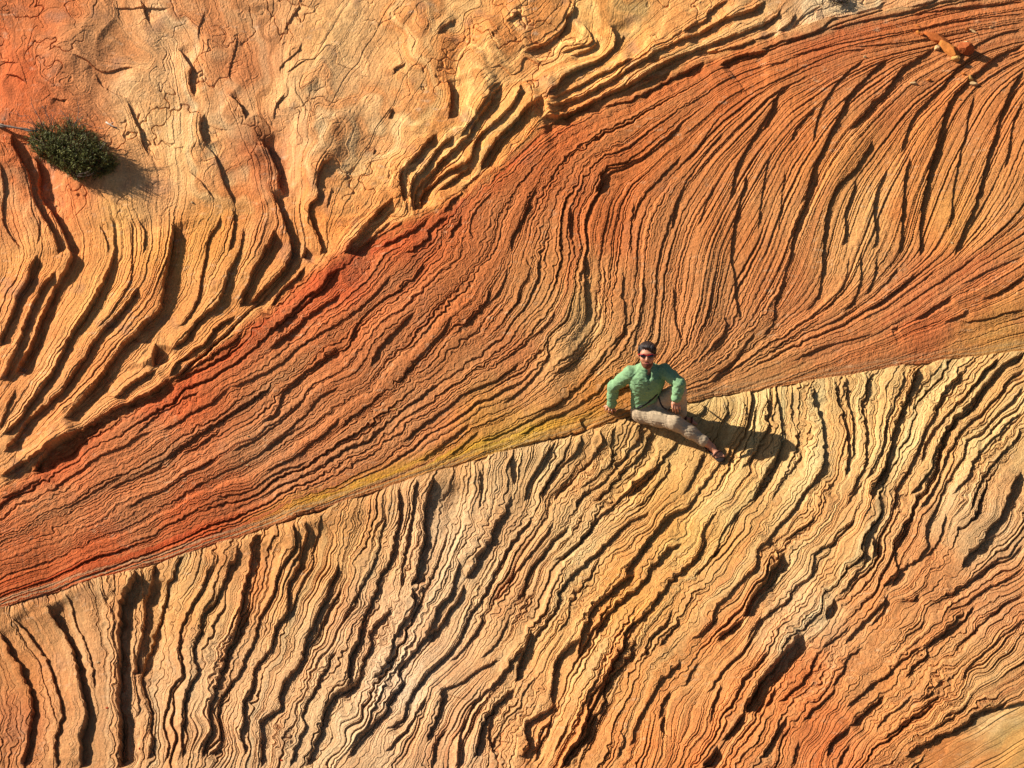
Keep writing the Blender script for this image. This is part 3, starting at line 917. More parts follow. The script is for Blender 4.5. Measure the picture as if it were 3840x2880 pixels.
stain(RGB, (205, 80, 35), ~mC * np.exp(-((dSeam + 16) / 7.0) ** 2) * smooth01((330 - U) / 140) * np.clip(0.6 + 0.5 * band(ph, 3, 43) + n45, 0, 1) * 0.8)
stain(RGB, (218, 92, 40), mC * smooth01((U - 300) / 200) * smooth01((V - 480) / 120) * np.clip(band(ph, 1.6, 44) * 0.55 * (n90 + 0.4) + 0.3 * n22 - 0.3, 0, 1) * 0.7)
stain(RGB, (205, 80, 38), (~mC & ~mA) * np.clip(band(ph, 2.0, 45) * (n90 + 0.25) - 0.2, 0, 1) * 0.35)
val = amp * (0.075 * b1 + 0.075 * b2 + 0.065 * b3) + 0.10 * n22 + 0.16 * N(2.6, 15) + 0.20 * N(1.5, 25) + 0.08 * n5
val = val + np.where(mA & ~mC, crA, 0) * (0.09 * band(qf, 2.2, 46) + 0.07 * band(qf, 0.8, 47))
red = np.where(mA & ~mC, crA, 0) * 0.12 * band(qf, 4.0, 48) + amp * (0.07 * band(ph, 12, 34) * (0.7 + n90) + 0.04 * band(ph, 4, 35)) + 0.16 * N(60, 16) + 0.08 * n11
# blotches and dark specks of the weathered skin
spk = np.clip(N(2.2, 17) - 0.33, 0, 1) * 1.6 * np.clip(0.3 + 2.2 * N(30, 18), 0, 1)
pale = np.clip(pn(U / 9, V / 4, 19) - 0.22, 0, 1) * 1.1 * np.clip(0.2 + 1.8 * N(50, 20), 0, 1)
varn = np.clip(N(34, 22) + 0.5 * n11 - 0.28, 0, 1) * np.where(mA, 1.2, 0.5)
RGB *= np.exp(val)[..., None]
RGB *= np.exp(np.stack([0.15 * -red * 0, -red * 0.9, -red * 1.6], -1))
RGB *= (1 - 0.55 * np.clip(spk, 0, 1))[..., None]
RGB += (np.array([0.86, 0.62, 0.36], f32) - RGB) * np.clip(pale, 0, 0.5)[..., None]
RGB += (np.array([0.30, 0.17, 0.10], f32) - RGB) * np.clip(varn, 0, 0.45)[..., None]
# grey and ochre band along the seam
bw = np.exp(-((sd_ + 4.5) / 4.0) ** 2) * (0.35 + 0.5 * smooth01((560 - U) / 400.)) * np.clip(0.8 + 1.2 * band(sd_, 1.6, 36), 0, 1.2)
RGB += (np.array([0.42, 0.32, 0.17], f32) - RGB) * np.clip(bw, 0, 0.75)[..., None]
ALB_GAIN = 0.70 * np.where(mC, 0.82, np.where(mA, 1.10, 0.93))[..., None].astype(f32) * np.where(mA & ~mC, 1, 0)[..., None] * np.array([1, 1.02, 1.12], f32) + 0.70 * np.where(mC, 0.82, 0.93)[..., None] * np.where(mA & ~mC, 0, 1)[..., None] * (1 + np.array([0, 0.03, 0.16], f32) * (mC * smooth01((700 - U) / 300.))[..., None])
RGB = np.clip(RGB * ALB_GAIN, 0.01, 0.92)

def rock_material():
    m = bpy.data.materials.new('sandstone'); m.use_nodes = True
    nt = m.node_tree; n = nt.nodes; b = n['Principled BSDF']
    at = n.new('ShaderNodeAttribute'); at.attribute_name = 'rock_colour'
    tc = n.new('ShaderNodeTexCoord')
    no = n.new('ShaderNodeTexNoise'); no.inputs['Scale'].default_value = 70; no.inputs['Detail'].default_value = 6; no.inputs['Roughness'].default_value = 0.7
    nt.links.new(tc.outputs['Object'], no.inputs['Vector'])
    mr = n.new('ShaderNodeMapRange'); mr.inputs['From Min'].default_value = 0.3; mr.inputs['From Max'].default_value = 0.7; mr.inputs['To Min'].default_value = 0.68; mr.inputs['To Max'].default_value = 1.26
    nt.links.new(no.outputs['Fac'], mr.inputs['Value'])
    mx = n.new('ShaderNodeVectorMath'); mx.operation = 'SCALE'
    nt.links.new(at.outputs['Color'], mx.inputs[0]); nt.links.new(mr.outputs['Result'], mx.inputs['Scale'])
    nt.links.new(mx.outputs['Vector'], b.inputs['Base Color'])
    b.inputs['Roughness'].default_value = 0.92
    b.inputs['Specular IOR Level'].default_value = 0.12
    n2 = n.new('ShaderNodeTexNoise'); n2.inputs['Scale'].default_value = 110; n2.inputs['Detail'].default_value = 5; n2.inputs['Roughness'].default_value = 0.65
    nt.links.new(tc.outputs['Object'], n2.inputs['Vector'])
    bp = n.new('ShaderNodeBump'); bp.inputs['Strength'].default_value = 0.5; bp.inputs['Distance'].default_value = 0.006
    nt.links.new(n2.outputs['Fac'], bp.inputs['Height']); nt.links.new(bp.outputs['Normal'], b.inputs['Normal'])
    return m
ROCK = rock_material()
terrain = fast_mesh('terrain', VERT.reshape(-1, 3), quads, ROCK, smooth=False)
ca = terrain.data.color_attributes.new('rock_colour', 'FLOAT_COLOR', 'POINT')
rgba = np.ones((NV * NU, 4), f32); rgba[:, :3] = RGB.reshape(-1, 3)
ca.data.foreach_set('color', rgba.ravel())
terrain['kind'] = 'structure'
print('terrain ok', NV * NU)
# ------------------------------------------------------------------ solid modelling helpers
class Solid:
    def __init__(self, lo, hi, h):
        self.lo = np.array(lo, float); self.h = h
        self.n = np.ceil((np.array(hi) - self.lo) / h).astype(int) + 1
        self.F = np.full(self.n, 1.0, f32)
    def _win(self, lo, hi):
        a = np.clip(np.floor((lo - self.lo) / self.h).astype(int), 0, self.n - 1)
        b = np.clip(np.ceil((hi - self.lo) / self.h).astype(int) + 1, 1, self.n)
        sl = tuple(slice(a[i], b[i]) for i in range(3))
        ax = [self.lo[i] + self.h * np.arange(a[i], b[i]) for i in range(3)]
        return sl, [x.astype(f32) for x in np.meshgrid(*ax, indexing='ij')]
    def _blend(self, sl, d, k, cut=False):
        f = self.F[sl]
        if cut:
            h = np.clip(0.5 - 0.5 * (f + d) / k, 0, 1); self.F[sl] = f * (1 - h) - d * h + k * h * (1 - h)
        else:
            h = np.clip(0.5 + 0.5 * (f - d) / k, 0, 1); self.F[sl] = f * (1 - h) + d * h - k * h * (1 - h)
    def cone(self, a, ra, b, rb, k=0.02, flat=None, cut=False):
        """tapered limb; flat = (axis, ratio) squeezes the section along that axis"""
        a = np.array(a, float); b = np.array(b, float); r = max(ra, rb) + k + 0.03
        sl, (X, Y, Z) = self._win(np.minimum(a, b) - r, np.maximum(a, b) + r)
        e = b - a; L2 = max(e @ e, 1e-9)
        px, py, pz = X - a[0], Y - a[1], Z - a[2]
        t = np.clip((px * e[0] + py * e[1] + pz * e[2]) / L2, 0, 1)
        dx, dy, dz = px - t * e[0], py - t * e[1], pz - t * e[2]
        q = 1.0
        if flat is not None:
            ax, q = np.array(flat[0], float), flat[1]; ax /= np.linalg.norm(ax)
            c = (dx * ax[0] + dy * ax[1] + dz * ax[2]) * (1 / q - 1)
            dx, dy, dz = dx + c * ax[0], dy + c * ax[1], dz + c * ax[2]
        d = (np.sqrt(dx * dx + dy * dy + dz * dz) - (ra + t * (rb - ra))) * (q if q < 1 else 1)
        self._blend(sl, d, k, cut)
    def chain(self, pts, k=0.02, flat=None):
        for (a, ra), (b, rb) in zip(pts[:-1], pts[1:]): self.cone(a, ra, b, rb, k, flat)
    def blob(self, c, r, M=None, k=0.01, cut=False):
        """ellipsoid with radii r along the rows of M"""
        c = np.array(c, float); R = max(r) + k + 0.02
        sl, (X, Y, Z) = self._win(c - R, c + R)
        M = np.eye(3) if M is None else M
        s = 0
        for i in range(3):
            s = s + (((X - c[0]) * M[i][0] + (Y - c[1]) * M[i][1] + (Z - c[2]) * M[i][2]) / r[i]) ** 2
        d = (np.sqrt(s) - 1) * min(r)
        self._blend(sl, d, k, cut)
    def keep_below(self, p0, n):
        """cut away everything on the side n points to"""
        ax = [self.lo[i] + self.h * np.arange(self.n[i]) for i in range(3)]
        d = ((ax[0] - p0[0]) * n[0])[:, None, None] + ((ax[1] - p0[1]) * n[1])[None, :, None] + ((ax[2] - p0[2]) * n[2])[None, None, :]
        self.F = np.maximum(self.F, d.astype(f32))
    def mesh(self):
        F = self.F; s = F < 0
        n = np.array(F.shape) - 1
        cnt = np.zeros(n, np.int8); pos = np.zeros((3,) + tuple(n), f32)
        def cs(o): return tuple(slice(o[i], o[i] + n[i]) for i in range(3))
        any_ = np.zeros(n, bool); all_ = np.ones(n, bool)
        for o in np.ndindex(2, 2, 2): v = s[cs(o)]; any_ |= v; all_ &= v
        act = any_ & ~all_
        I = np.argwhere(act)
        P = np.zeros((len(I), 3)); C = np.zeros(len(I))
        for ax in range(3):
            for o in np.ndindex(2, 2):
                o0 = list(o); o0.insert(ax, 0); o1 = list(o); o1.insert(ax, 1)
                f0 = F[tuple((I + o0).T)]; f1 = F[tuple((I + o1).T)]
                m = (f0 < 0) != (f1 < 0); t = np.where(m, f0 / np.where(m, f0 - f1, 1), 0)
                q = np.array(o0, float)[None].repeat(len(I), 0); q[:, ax] = t
                P += q * m[:, None]; C += m
        P = (I + P / C[:, None]) * self.h + self.lo
        ids = np.full(n, -1, np.int32); ids[act] = np.arange(len(I))
        Q = []
        for ax in range(3):
            a = [slice(None)] * 3; b = [slice(None)] * 3; a[ax] = slice(0, -1); b[ax] = slice(1, None)
            m = s[tuple(a)] != s[tuple(b)]; e = np.argwhere(m)
            u, v = (ax + 1) % 3, (ax + 2) % 3
            ok = (e[:, u] > 0) & (e[:, v] > 0) & (e[:, u] < n[u]) & (e[:, v] < n[v]); e = e[ok]
            inside = s[tuple(e.T)]
            du = np.zeros(3, int); du[u] = 1; dv = np.zeros(3, int); dv[v] = 1
            q = np.stack([ids[tuple((e - du - dv).T)], ids[tuple((e - dv).T)], ids[tuple(e.T)], ids[tuple((e - du).T)]], 1)
            q[~inside] = q[~inside][:, ::-1]
            Q.append(q)
        return P, np.vstack(Q)

def vnormals(V, Q):
    a = V[Q[:, 2]] - V[Q[:, 0]]; b = V[Q[:, 3]] - V[Q[:, 1]]; n = np.cross(a, b)
    out = np.zeros_like(V)
    for i in range(4): np.add.at(out, Q[:, i], n)
    return out / (np.linalg.norm(out, axis=1, keepdims=True) + 1e-12)

def simple_mat(name, col, rough=0.8, spec=0.3, noise=0.0, scale=40.0, bump=0.0, bscale=200.0, dark=None, gain=0.62):
    m = bpy.data.materials.new(name); m.use_nodes = True
    nt = m.node_tree; n = nt.nodes; b = n['Principled BSDF']
    b.inputs['Roughness'].default_value = rough; b.inputs['Specular IOR Level'].default_value = spec
    c = tuple(s2l(col) * gain) + (1.0,)
    b.inputs['Base Color'].default_value = c
    tc = n.new('ShaderNodeTexCoord')
    if noise:
        t = n.new('ShaderNodeTexNoise'); t.inputs['Scale'].default_value = scale; t.inputs['Detail'].default_value = 5
        nt.links.new(tc.outputs['Object'], t.inputs['Vector'])
        r = n.new('ShaderNodeValToRGB'); r.color_ramp.elements[0].position = 0.32; r.color_ramp.elements[1].position = 0.68
        d = np.array(c[:3]) * (1 - noise) if dark is None else s2l(dark) * gain
        r.color_ramp.elements[0].color = tuple(d) + (1,); r.color_ramp.elements[1].color = tuple(np.clip(np.array(c[:3]) * (1 + noise * 0.6), 0, 1)) + (1,)
        nt.links.new(t.outputs['Fac'], r.inputs[0]); nt.links.new(r.outputs[0], b.inputs['Base Color'])
    if bump:
        t = n.new('ShaderNodeTexNoise'); t.inputs['Scale'].default_value = bscale; t.inputs['Detail'].default_value = 4
        nt.links.new(tc.outputs['Object'], t.inputs['Vector'])
        bp = n.new('ShaderNodeBump'); bp.inputs['Strength'].default_value = bump; bp.inputs['Distance'].default_value = 0.004
        nt.links.new(t.outputs['Fac'], bp.inputs['Height']); nt.links.new(bp.outputs['Normal'], b.inputs['Normal'])
    return m
# ------------------------------------------------------------------ the man sitting on the seam
def man_q(x, y): return 586.67 + x / 10.914, 330.67 + y / 10.914
_u, _v = man_q(640, 890)
_t = (0.125 + (_p - CAMP) @ NC) / (ray(_u, _v) @ NC)
D0 = float(_t)
def J(x, y, f):
    u, v = man_q(x, y); return CAMP + (D0 + f) * ray(u, v)
def onC(x, y, h):
    u, v = man_q(x, y); d = ray(u, v); return CAMP + (h + (_p - CAMP) @ NC) / (d @ NC) * d
def onB(x, y, h):
    u, v = man_q(x, y); d = ray(u, v); return CAMP + (h - CAMP @ NB) / (d @ NB) * d
def nrm(v): v = np.array(v, float); return v / np.linalg.norm(v)

PEL = J(645, 885, 0.0)
HIPR, HIPL = J(600, 885, -0.02), J(735, 835, 0.0)
KR = onC(962, 1000, 0.205); AR = onC(1290, 1212, 0.075)
KL = J(1000, 655, -0.27); AL = onC(1030, 925, 0.06)
NECK = J(668, 420, -0.30); HEAD = J(660, 268, -0.41)
SR, SL = J(478, 462, -0.265), J(848, 440, -0.29)
ER, WR = J(292, 612, -0.12), J(272, 800, 0.0)
EL, WL = J(1012, 572, -0.42), J(978, 735, -0.385)
CHEST, WAIST = J(655, 560, -0.22), J(640, 745, -0.09)
FRONT = nrm([0.06, -0.97, 0.22])                 # the way the chest faces
root = bpy.data.objects.new('person', None); COL.objects.link(root)
root.location = onC(645, 960, 0.0)
tag(root, 'man in light green shirt and khaki trousers sitting on the seam of the sandstone', 'person')
RL = np.array(root.location)
def part(name, V, Q, mat, parent=None, smooth=True):
    return fast_mesh(name, V - RL, Q, mat, parent or root, smooth)
BLO = np.minimum.reduce([WR, AR, HEAD, PEL]) - 0.26; BHI = np.maximum.reduce([AR, EL, HEAD, KL]) + 0.24

skin = simple_mat('skin', (222, 150, 112), 0.55, 0.35, 0.12, 30)
cloth_m = simple_mat('green_linen', (146, 184, 134), 0.9, 0.1, 0.16, 90, 0.35, 260)
khaki = simple_mat('khaki_cotton', (206, 180, 146), 0.9, 0.1, 0.14, 60, 0.3, 220)
hairm = simple_mat('hair_brown', (48, 30, 22), 0.6, 0.4, 0.5, 120, 0.8, 300)
beardm = simple_mat('beard_brown', (132, 78, 52), 0.8, 0.2, 0.4, 200)
redm = simple_mat('red_frame', (190, 18, 22), 0.25, 0.6)
lensm = simple_mat('dark_lens', (42, 8, 10), 0.08, 0.9)
strapm = simple_mat('dark_strap', (38, 32, 38), 0.7, 0.3)
leather = simple_mat('sandal_leather', (96, 56, 42), 0.75, 0.25, 0.3, 60)
solem = simple_mat('sandal_sole', (52, 40, 36), 0.85, 0.2)
lipm = simple_mat('lips', (176, 92, 78), 0.5, 0.3)
buttonm = simple_mat('buttons', (70, 74, 66), 0.4, 0.4)

# body: one skin from head to toes
HF = nrm([-0.10, -0.90, 0.36]); HU = nrm(np.array([-0.03, 0.1, 1.0]) - HF * (np.array([-0.03, 0.1, 1.0]) @ HF)); HR = np.cross(HF, HU)   # HR: his left seen at the right of the picture
HR = nrm(HR)
if HR[0] < 0: HR = -HR
def hp(r, u, f): return HEAD + HR * r + HU * u + HF * f
HM = np.array([HR, HU, HF])
S = Solid(BLO, BHI, 0.0058)
S.blob(hp(0, 0.028, -0.012), (0.076, 0.088, 0.094), HM, 0.01)
S.blob(hp(0, -0.035, 0.030), (0.060, 0.078, 0.062), HM, 0.03)
S.blob(hp(0, -0.088, 0.052), (0.030, 0.024, 0.030), HM, 0.03)
S.blob(hp(-0.036, -0.022, 0.066), (0.022, 0.02, 0.018), HM, 0.02); S.blob(hp(0.036, -0.022, 0.066), (0.022, 0.02, 0.018), HM, 0.02)
S.cone(hp(0, 0.016, 0.082), 0.008, hp(0, -0.020, 0.104), 0.0125, 0.012)
S.blob(hp(0, 0.034, 0.074), (0.05, 0.012, 0.016), HM, 0.015)
for s in (-1, 1):
    S.blob(hp(0.079 * s, -0.004, -0.012), (0.009, 0.031, 0.019), HM, 0.006)
S.blob(hp(-0.03, 0.010, 0.083), (0.016, 0.010, 0.012), HM, 0.008, cut=True); S.blob(hp(0.03, 0.010, 0.083), (0.016, 0.010, 0.012), HM, 0.008, cut=True)
S.cone(hp(0, -0.06, -0.02), 0.052, NECK + np.array([0, 0.0, -0.03]), 0.056, 0.02)
S.chain([(NECK - [0, 0, 0.04], 0.05), (CHEST, 0.12), (WAIST, 0.10), (PEL, 0.12)], 0.05, (FRONT, 0.7))
S.chain([(NECK - [0, 0, .06], 0.05), (SR, 0.05), (ER, 0.036), (WR, 0.027)], 0.02)
S.chain([(NECK - [0, 0, .06], 0.05), (SL, 0.05), (EL, 0.036), (WL, 0.027)], 0.02)
S.chain([(HIPR, 0.08), (KR, 0.052), (AR, 0.038)], 0.03)
S.chain([(HIPL, 0.08), (KL, 0.052), (AL, 0.036)], 0.03)
# right hand flat on the rock, fingers spread towards the viewer
def hand(w, knuck, tips, thumb, r0=0.027):
    wid = np.array(knuck)
    c = wid.mean(0)
    S.cone(w, 0.024, w * 0.45 + c * 0.55, 0.024, 0.012)
    for k in wid: S.cone(w * 0.6 + c * 0.4, 0.015, k, 0.0125, 0.012)
    for k, (m, t) in zip(wid, tips):
        S.cone(k, 0.0108, m, 0.0098, 0.004); S.cone(m, 0.0098, t, 0.0080, 0.004)
    a, b, c2 = thumb
    S.cone(a, 0.015, b, 0.0115, 0.008); S.cone(b, 0.0115, c2, 0.0095, 0.004)
kn = [onB(x, y, 0.030) for x, y in ((222, 838), (248, 846), (272, 848), (294, 842))]
tp = [(onB(x, y, 0.032), onB(x2, y2, 0.012)) for (x, y), (x2, y2) in (((214, 856), (206, 872)), ((244, 868), (240, 890)), ((276, 872), (280, 898)), ((306, 860), (318, 880)))]
hand(WR, kn, tp, (onB(240, 822, 0.045), onB(212, 822, 0.03), onB(192, 832, 0.015)))
# left hand hanging over the knee
fk = -0.375
kn = [J(x, y, fk) for x, y in ((944, 800), (964, 806), (986, 806), (1006, 798))]
tp = [(J(x, y, fk + 0.0), J(x2, y2, fk + 0.03)) for (x, y), (x2, y2) in (((940, 842), (944, 880)), ((964, 852), (970, 893)), ((990, 850), (998, 886)), ((1014, 830), (1024, 858)))]
hand(WL, kn, tp, (J(948, 770, fk + 0.01), J(934, 795, fk + 0.01), J(932, 828, fk + 0.02)))
# feet
TOE = onC(1392, 1262, 0.03); HEEL = onC(1318, 1240, 0.03)
fd = nrm(TOE - HEEL)
fdir = nrm(np.array([0.55, -0.80, -0.10])); fside = nrm(np.cross(fdir, NC))
HEEL = onC(1312, 1222, 0.035)
FT = HEEL + fdir * 0.15; FT = FT - NC * (((FT - _p) @ NC) - 0.028)
S.cone(AR, 0.036, HEEL, 0.034, 0.02); S.cone(HEEL, 0.032, FT, 0.026, 0.02); S.cone(AR, 0.034, (FT + HEEL) / 2 + NC * 0.02, 0.03, 0.03)
for i, sc in enumerate((-2, -1, 0, 1, 2)):
    a = FT + fside * 0.0165 * sc; b = a + fdir * (0.062 - 0.008 * (i if True else 0)) ; b = b - NC * (((b - _p) @ NC) - 0.020)
    S.cone(a, 0.014, b, 0.0125 if i == 0 else 0.0095, 0.006)
FL = AL + np.array([0.10, -0.03, -0.05]); FL = FL - NC * (((FL - _p) @ NC) - 0.03)
HL = AL - NC * (((AL - _p) @ NC) - 0.035)
S.cone(AL, 0.034, HL, 0.033, 0.02); S.cone(HL, 0.032, FL, 0.026, 0.02)
for i in range(5):
    a = FL + np.array([0.01, 0.0165 * (i - 2), 0]); S.cone(a, 0.013, a + np.array([0.04, -0.01, -0.015]), 0.010, 0.005)
V, Q = S.mesh()
body = part('body', V, Q, skin)
print('body', len(V))

def cloth(name, S, mat, folds, seed=0):
    V, Q = S.mesh(); Nn = vnormals(V, Q)
    d = np.zeros(len(V))
    for (amp_, dirv, s, sharp) in folds:
        dv = nrm(dirv); a = V @ dv
        o = nrm(np.cross(dv, [0.3, 0.2, 0.9])); b = V @ o; c = V @ np.cross(dv, o)
        n_ = pn(a * s, b * s * 0.32 + c * s * 0.25, seed + 60)
        n_ = (1 - 3.2 * np.abs(n_)) if sharp else n_ * 1.6
        d += amp_ * n_; seed += 1
    V = V + Nn * d[:, None]
    return part(name, V, Q, mat)

# shirt
T = Solid(BLO, BHI, 0.0060)
T.chain([(NECK + [0, 0.012, -0.045], 0.062), (CHEST + [0, 0, 0.06], 0.150), (CHEST, 0.152), (WAIST, 0.122), (J(632, 830, -0.03), 0.128)], 0.04, (FRONT, 0.72))
_a, _b = J(512, 885, 0.0), J(772, 765, -0.1); _n = nrm(np.cross(_b - _a, ray(*man_q(640, 770)))); _n = _n if _n[2] < 0 else -_n
T.keep_below(_a, _n)
T.chain([(NECK + [-.02, 0.01, -.05], 0.055), (SR, 0.062), (ER * 0.5 + SR * 0.5, 0.056), (ER, 0.052), (WR * 0.5 + ER * 0.5, 0.047), (WR * 0.92 + ER * 0.08, 0.041)], 0.025)
T.chain([(NECK + [.02, 0.01, -.05], 0.055), (SL, 0.062), (EL * 0.5 + SL * 0.5, 0.056), (EL, 0.052), (WL * 0.5 + EL * 0.5, 0.046), (WL * 0.95 + EL * 0.05, 0.039)], 0.025)
T.cone(WR * 0.80 + ER * 0.20, 0.044, WR * 0.97 + ER * 0.03, 0.048, 0.006); T.cone(WL * 0.82 + EL * 0.18, 0.041, WL, 0.043, 0.006)
T.blob(NECK + FRONT * 0.075 + [0, 0, -0.02], (0.024, 0.034, 0.055), np.array([nrm([1, 0, 0]), nrm([0, -.3, 1]), FRONT]), 0.010, cut=True)
shirt = cloth('shirt', T, cloth_m, [(0.0044, (0.35, 0, 1), 17, True), (0.0036, (-0.7, 0, 0.8), 28, True), (0.0016, (1, 0.3, 0.3), 46, False), (0.0018, (0.2, 0.5, 1), 62, True)], 3)
# collar, placket, pockets, buttons lie on the chest
def chest_pt(x, y, f): return J(x, y, f)
def slab(name, outline, f0, thick, mat, parent):
    """flat outline in picture-plane coordinates, given a thickness towards the front"""
    a = [J(x, y, f) for x, y, f in outline]; n = len(a)
    b = [p - FWD * thick for p in a]
    vs = np.array(a + b) - RL
    fs = [tuple(range(n))[::-1], tuple(range(n, 2 * n))] + [(i, (i + 1) % n, n + (i + 1) % n, n + i) for i in range(n)]
    o = mesh_from(name, vs, fs, mat, root, smooth=False)
    o.parent = parent
    m = o.modifiers.new('round', 'BEVEL'); m.width = 0.002; m.segments = 2
    return o
def surf_f(x, y, solid, lo=-0.75, hi=0.2):
    """depth at which the sight line meets the cloth"""
    fs = np.arange(lo, hi, 0.003); prev = None
    for f in fs:
        p = J(x, y, f); i = np.round((p - solid.lo) / solid.h).astype(int)
        if np.all(i >= 0) and np.all(i < solid.n) and solid.F[tuple(i)] < 0: return f
    return 0.0
def flap(name, pts, thick, mat, parent, lift=0.004, n=7):
    """patch that follows the cloth: pts are 4 corners, bilinear"""
    (ax, ay), (bx, by), (cx, cy), (dx, dy) = pts
    vs = []; 
    for j in range(n):
        for i in range(n):
            s, t = i / (n - 1), j / (n - 1)
            x = (ax * (1 - s) + bx * s) * (1 - t) + (dx * (1 - s) + cx * s) * t; y = (ay * (1 - s) + by * s) * (1 - t) + (dy * (1 - s) + cy * s) * t
            vs.append((x, y))
    f = np.array([surf_f(x, y, T) for x, y in vs]).reshape(n, n)
    for _ in range(2):
        g = np.pad(f, 1, mode='edge'); f = (g[1:-1, 1:-1] * 2 + g[:-2, 1:-1] + g[2:, 1:-1] + g[1:-1, :-2] + g[1:-1, 2:]) / 6
    f = f.ravel()
    top = [J(x, y, ff - lift - thick) for (x, y), ff in zip(vs, f)]; bot = [J(x, y, ff + 0.004) for (x, y), ff in zip(vs, f)]
    N2 = n * n; fs = []
    for j in range(n - 1):
        for i in range(n - 1):
            a = j * n + i; fs.append((a, a + n, a + n + 1, a + 1)); fs.append((N2 + a, N2 + a + 1, N2 + a + n + 1, N2 + a + n))
    rim = [i for i in range(n)] + [j * n + n - 1 for j in range(1, n)] + [(n - 1) * n + i for i in range(n - 2, -1, -1)] + [j * n for j in range(n - 2, 0, -1)]
    for k in range(len(rim)):
        a, b = rim[k], rim[(k + 1) % len(rim)]; fs.append((a, b, N2 + b, N2 + a))
    o = mesh_from(name, np.array(top + bot) - RL, fs, mat, root, smooth=False); o.parent = parent
    return o
flap('collar', [(583, 330), (622, 352), (664, 442), (592, 428)], 0.013, cloth_m, shirt)
flap('collar', [(742, 345), (712, 362), (676, 444), (768, 412)], 0.013, cloth_m, shirt)
flap('placket', [(660, 452), (684, 452), (700, 668), (672, 668)], 0.003, cloth_m, shirt, n=9)
flap('pocket_flap', [(512, 545), (636, 553), (634, 583), (514, 577)], 0.006, cloth_m, shirt)
flap('pocket', [(516, 570), (634, 578), (640, 680), (525, 690)], 0.003, cloth_m, shirt)
flap('pocket_flap', [(745, 535), (822, 520), (826, 552), (748, 568)], 0.005, cloth_m, shirt)
for y in (480, 530, 585, 640):
    flap('button', [(674, y - 5), (683, y - 5), (683, y + 5), (674, y + 5)], 0.006, buttonm, shirt, n=3)

# trousers
R = Solid(BLO, BHI, 0.0060)
R.chain([(J(648, 745, -0.07), 0.104), (J(640, 800, -0.04), 0.110), (PEL, 0.120)], 0.04, (FRONT, 0.78))
R.chain([(HIPR, 0.102), (HIPR * 0.5 + KR * 0.5, 0.086), (KR, 0.071), (KR * 0.5 + AR * 0.5, 0.059), (AR * 0.88 + KR * 0.12, 0.050)], 0.035)
R.chain([(HIPL, 0.100), (HIPL * 0.5 + KL * 0.5, 0.084), (KL, 0.070), (KL * 0.5 + AL * 0.5, 0.060), (AL * 0.88 + KL * 0.12, 0.060)], 0.03)
R.cone(AR * 0.86 + KR * 0.14, 0.053, AR * 0.93 + KR * 0.07, 0.057, 0.006)
trousers = cloth('trousers', R, khaki, [(0.0034, (0.45, -0.1, 1), 13, True), (0.0034, (0.9, -0.3, 0.55), 24, True), (0.0024, (0.1, 0.2, 1), 40, True), (0.0012, (0.5, 0.5, 0.2), 80, False)], 9)
Tsave = T; T = R
flap('thigh_pocket', [(722, 905), (868, 930), (862, 1008), (706, 985)], 0.006, khaki, trousers)
flap('hip_pocket', [(590, 835), (640, 812), (668, 850), (612, 880)], 0.005, khaki, trousers)
T = Tsave

def tube(name, pts, r, mat, parent, seg=8, taper=None):
    pts = [np.array(p, float) for p in pts]; V = []; F = []
    for i, p in enumerate(pts):
        d = nrm(pts[min(i + 1, len(pts) - 1)] - pts[max(i - 1, 0)]); a = nrm(np.cross(d, [0.31, 0.52, 0.79])); b = np.cross(d, a)
        rr = r if taper is None else r * taper[i]
        for k in range(seg):
            t = 2 * math.pi * k / seg; V.append(p + (a * math.cos(t) + b * math.sin(t)) * rr)
    for i in range(len(pts) - 1):
        for k in range(seg):
            F.append((i * seg + k, i * seg + (k + 1) % seg, (i + 1) * seg + (k + 1) % seg, (i + 1) * seg + k))
    F.append(tuple(range(seg))[::-1]); F.append(tuple((len(pts) - 1) * seg + k for k in range(seg)))
    return V, F
# belt and the loose strap that hangs from it
def strap(name, pts, r, mat, parent):
    V, F = tube(name, pts, r, mat, parent); o = mesh_from(name, np.array(V) - RL, F, mat, root); o.parent = parent; return o
bp_ = []
for x, y in ((520, 838), (560, 842), (600, 826), (640, 804), (680, 776), (720, 742), (750, 712), (768, 690)):
    bp_.append(J(x, y, min(surf_f(x, y, R), surf_f(x, y, T)) - 0.004))
strap('belt', bp_, 0.011, strapm, trousers)
bp_ = []
for x, y in ((768, 692), (785, 722), (796, 755), (806, 790), (822, 822), (846, 846), (872, 856)):
    bp_.append(J(x, y, surf_f(x, y, R) - 0.01))
strap('belt_strap', bp_, 0.0085, strapm, trousers)

# hair, beard, glasses
Hs = Solid(HEAD - 0.18, HEAD + 0.2, 0.0042)
Hs.blob(hp(0, 0.048, -0.024), (0.081, 0.078, 0.094), HM, 0.01)
Hs.blob(hp(0.014, 0.098, 0.030), (0.060, 0.026, 0.062), HM, 0.02)
Hs.blob(hp(0.050, 0.074, 0.062), (0.034, 0.030, 0.030), HM, 0.02)
Hs.blob(hp(0.070, 0.040, 0.018), (0.016, 0.050, 0.030), HM, 0.01); Hs.blob(hp(-0.075, 0.040, 0.005), (0.012, 0.050, 0.032), HM, 0.01)
Hs.blob(hp(-0.016, 0.012, 0.105), (0.060, 0.062, 0.050), HM, 0.012, cut=True)
Hs.blob(hp(0, -0.075, 0.055), (0.095, 0.085, 0.090), HM, 0.01, cut=True)
V, Q = Hs.mesh(); Nn = vnormals(V, Q); L_ = (V - HEAD) @ HM.T
d = 0.004 * (1 - 3 * np.abs(pn(L_[:, 0] * 60 + L_[:, 2] * 18, L_[:, 1] * 14 + L_[:, 2] * 10, 71))) + 0.002 * pn(L_[:, 0] * 150, L_[:, 2] * 50, 72)
hair = part('hair', V + Nn * d[:, None], Q, hairm)
Bs = Solid(HEAD - 0.18, HEAD + 0.16, 0.0042)
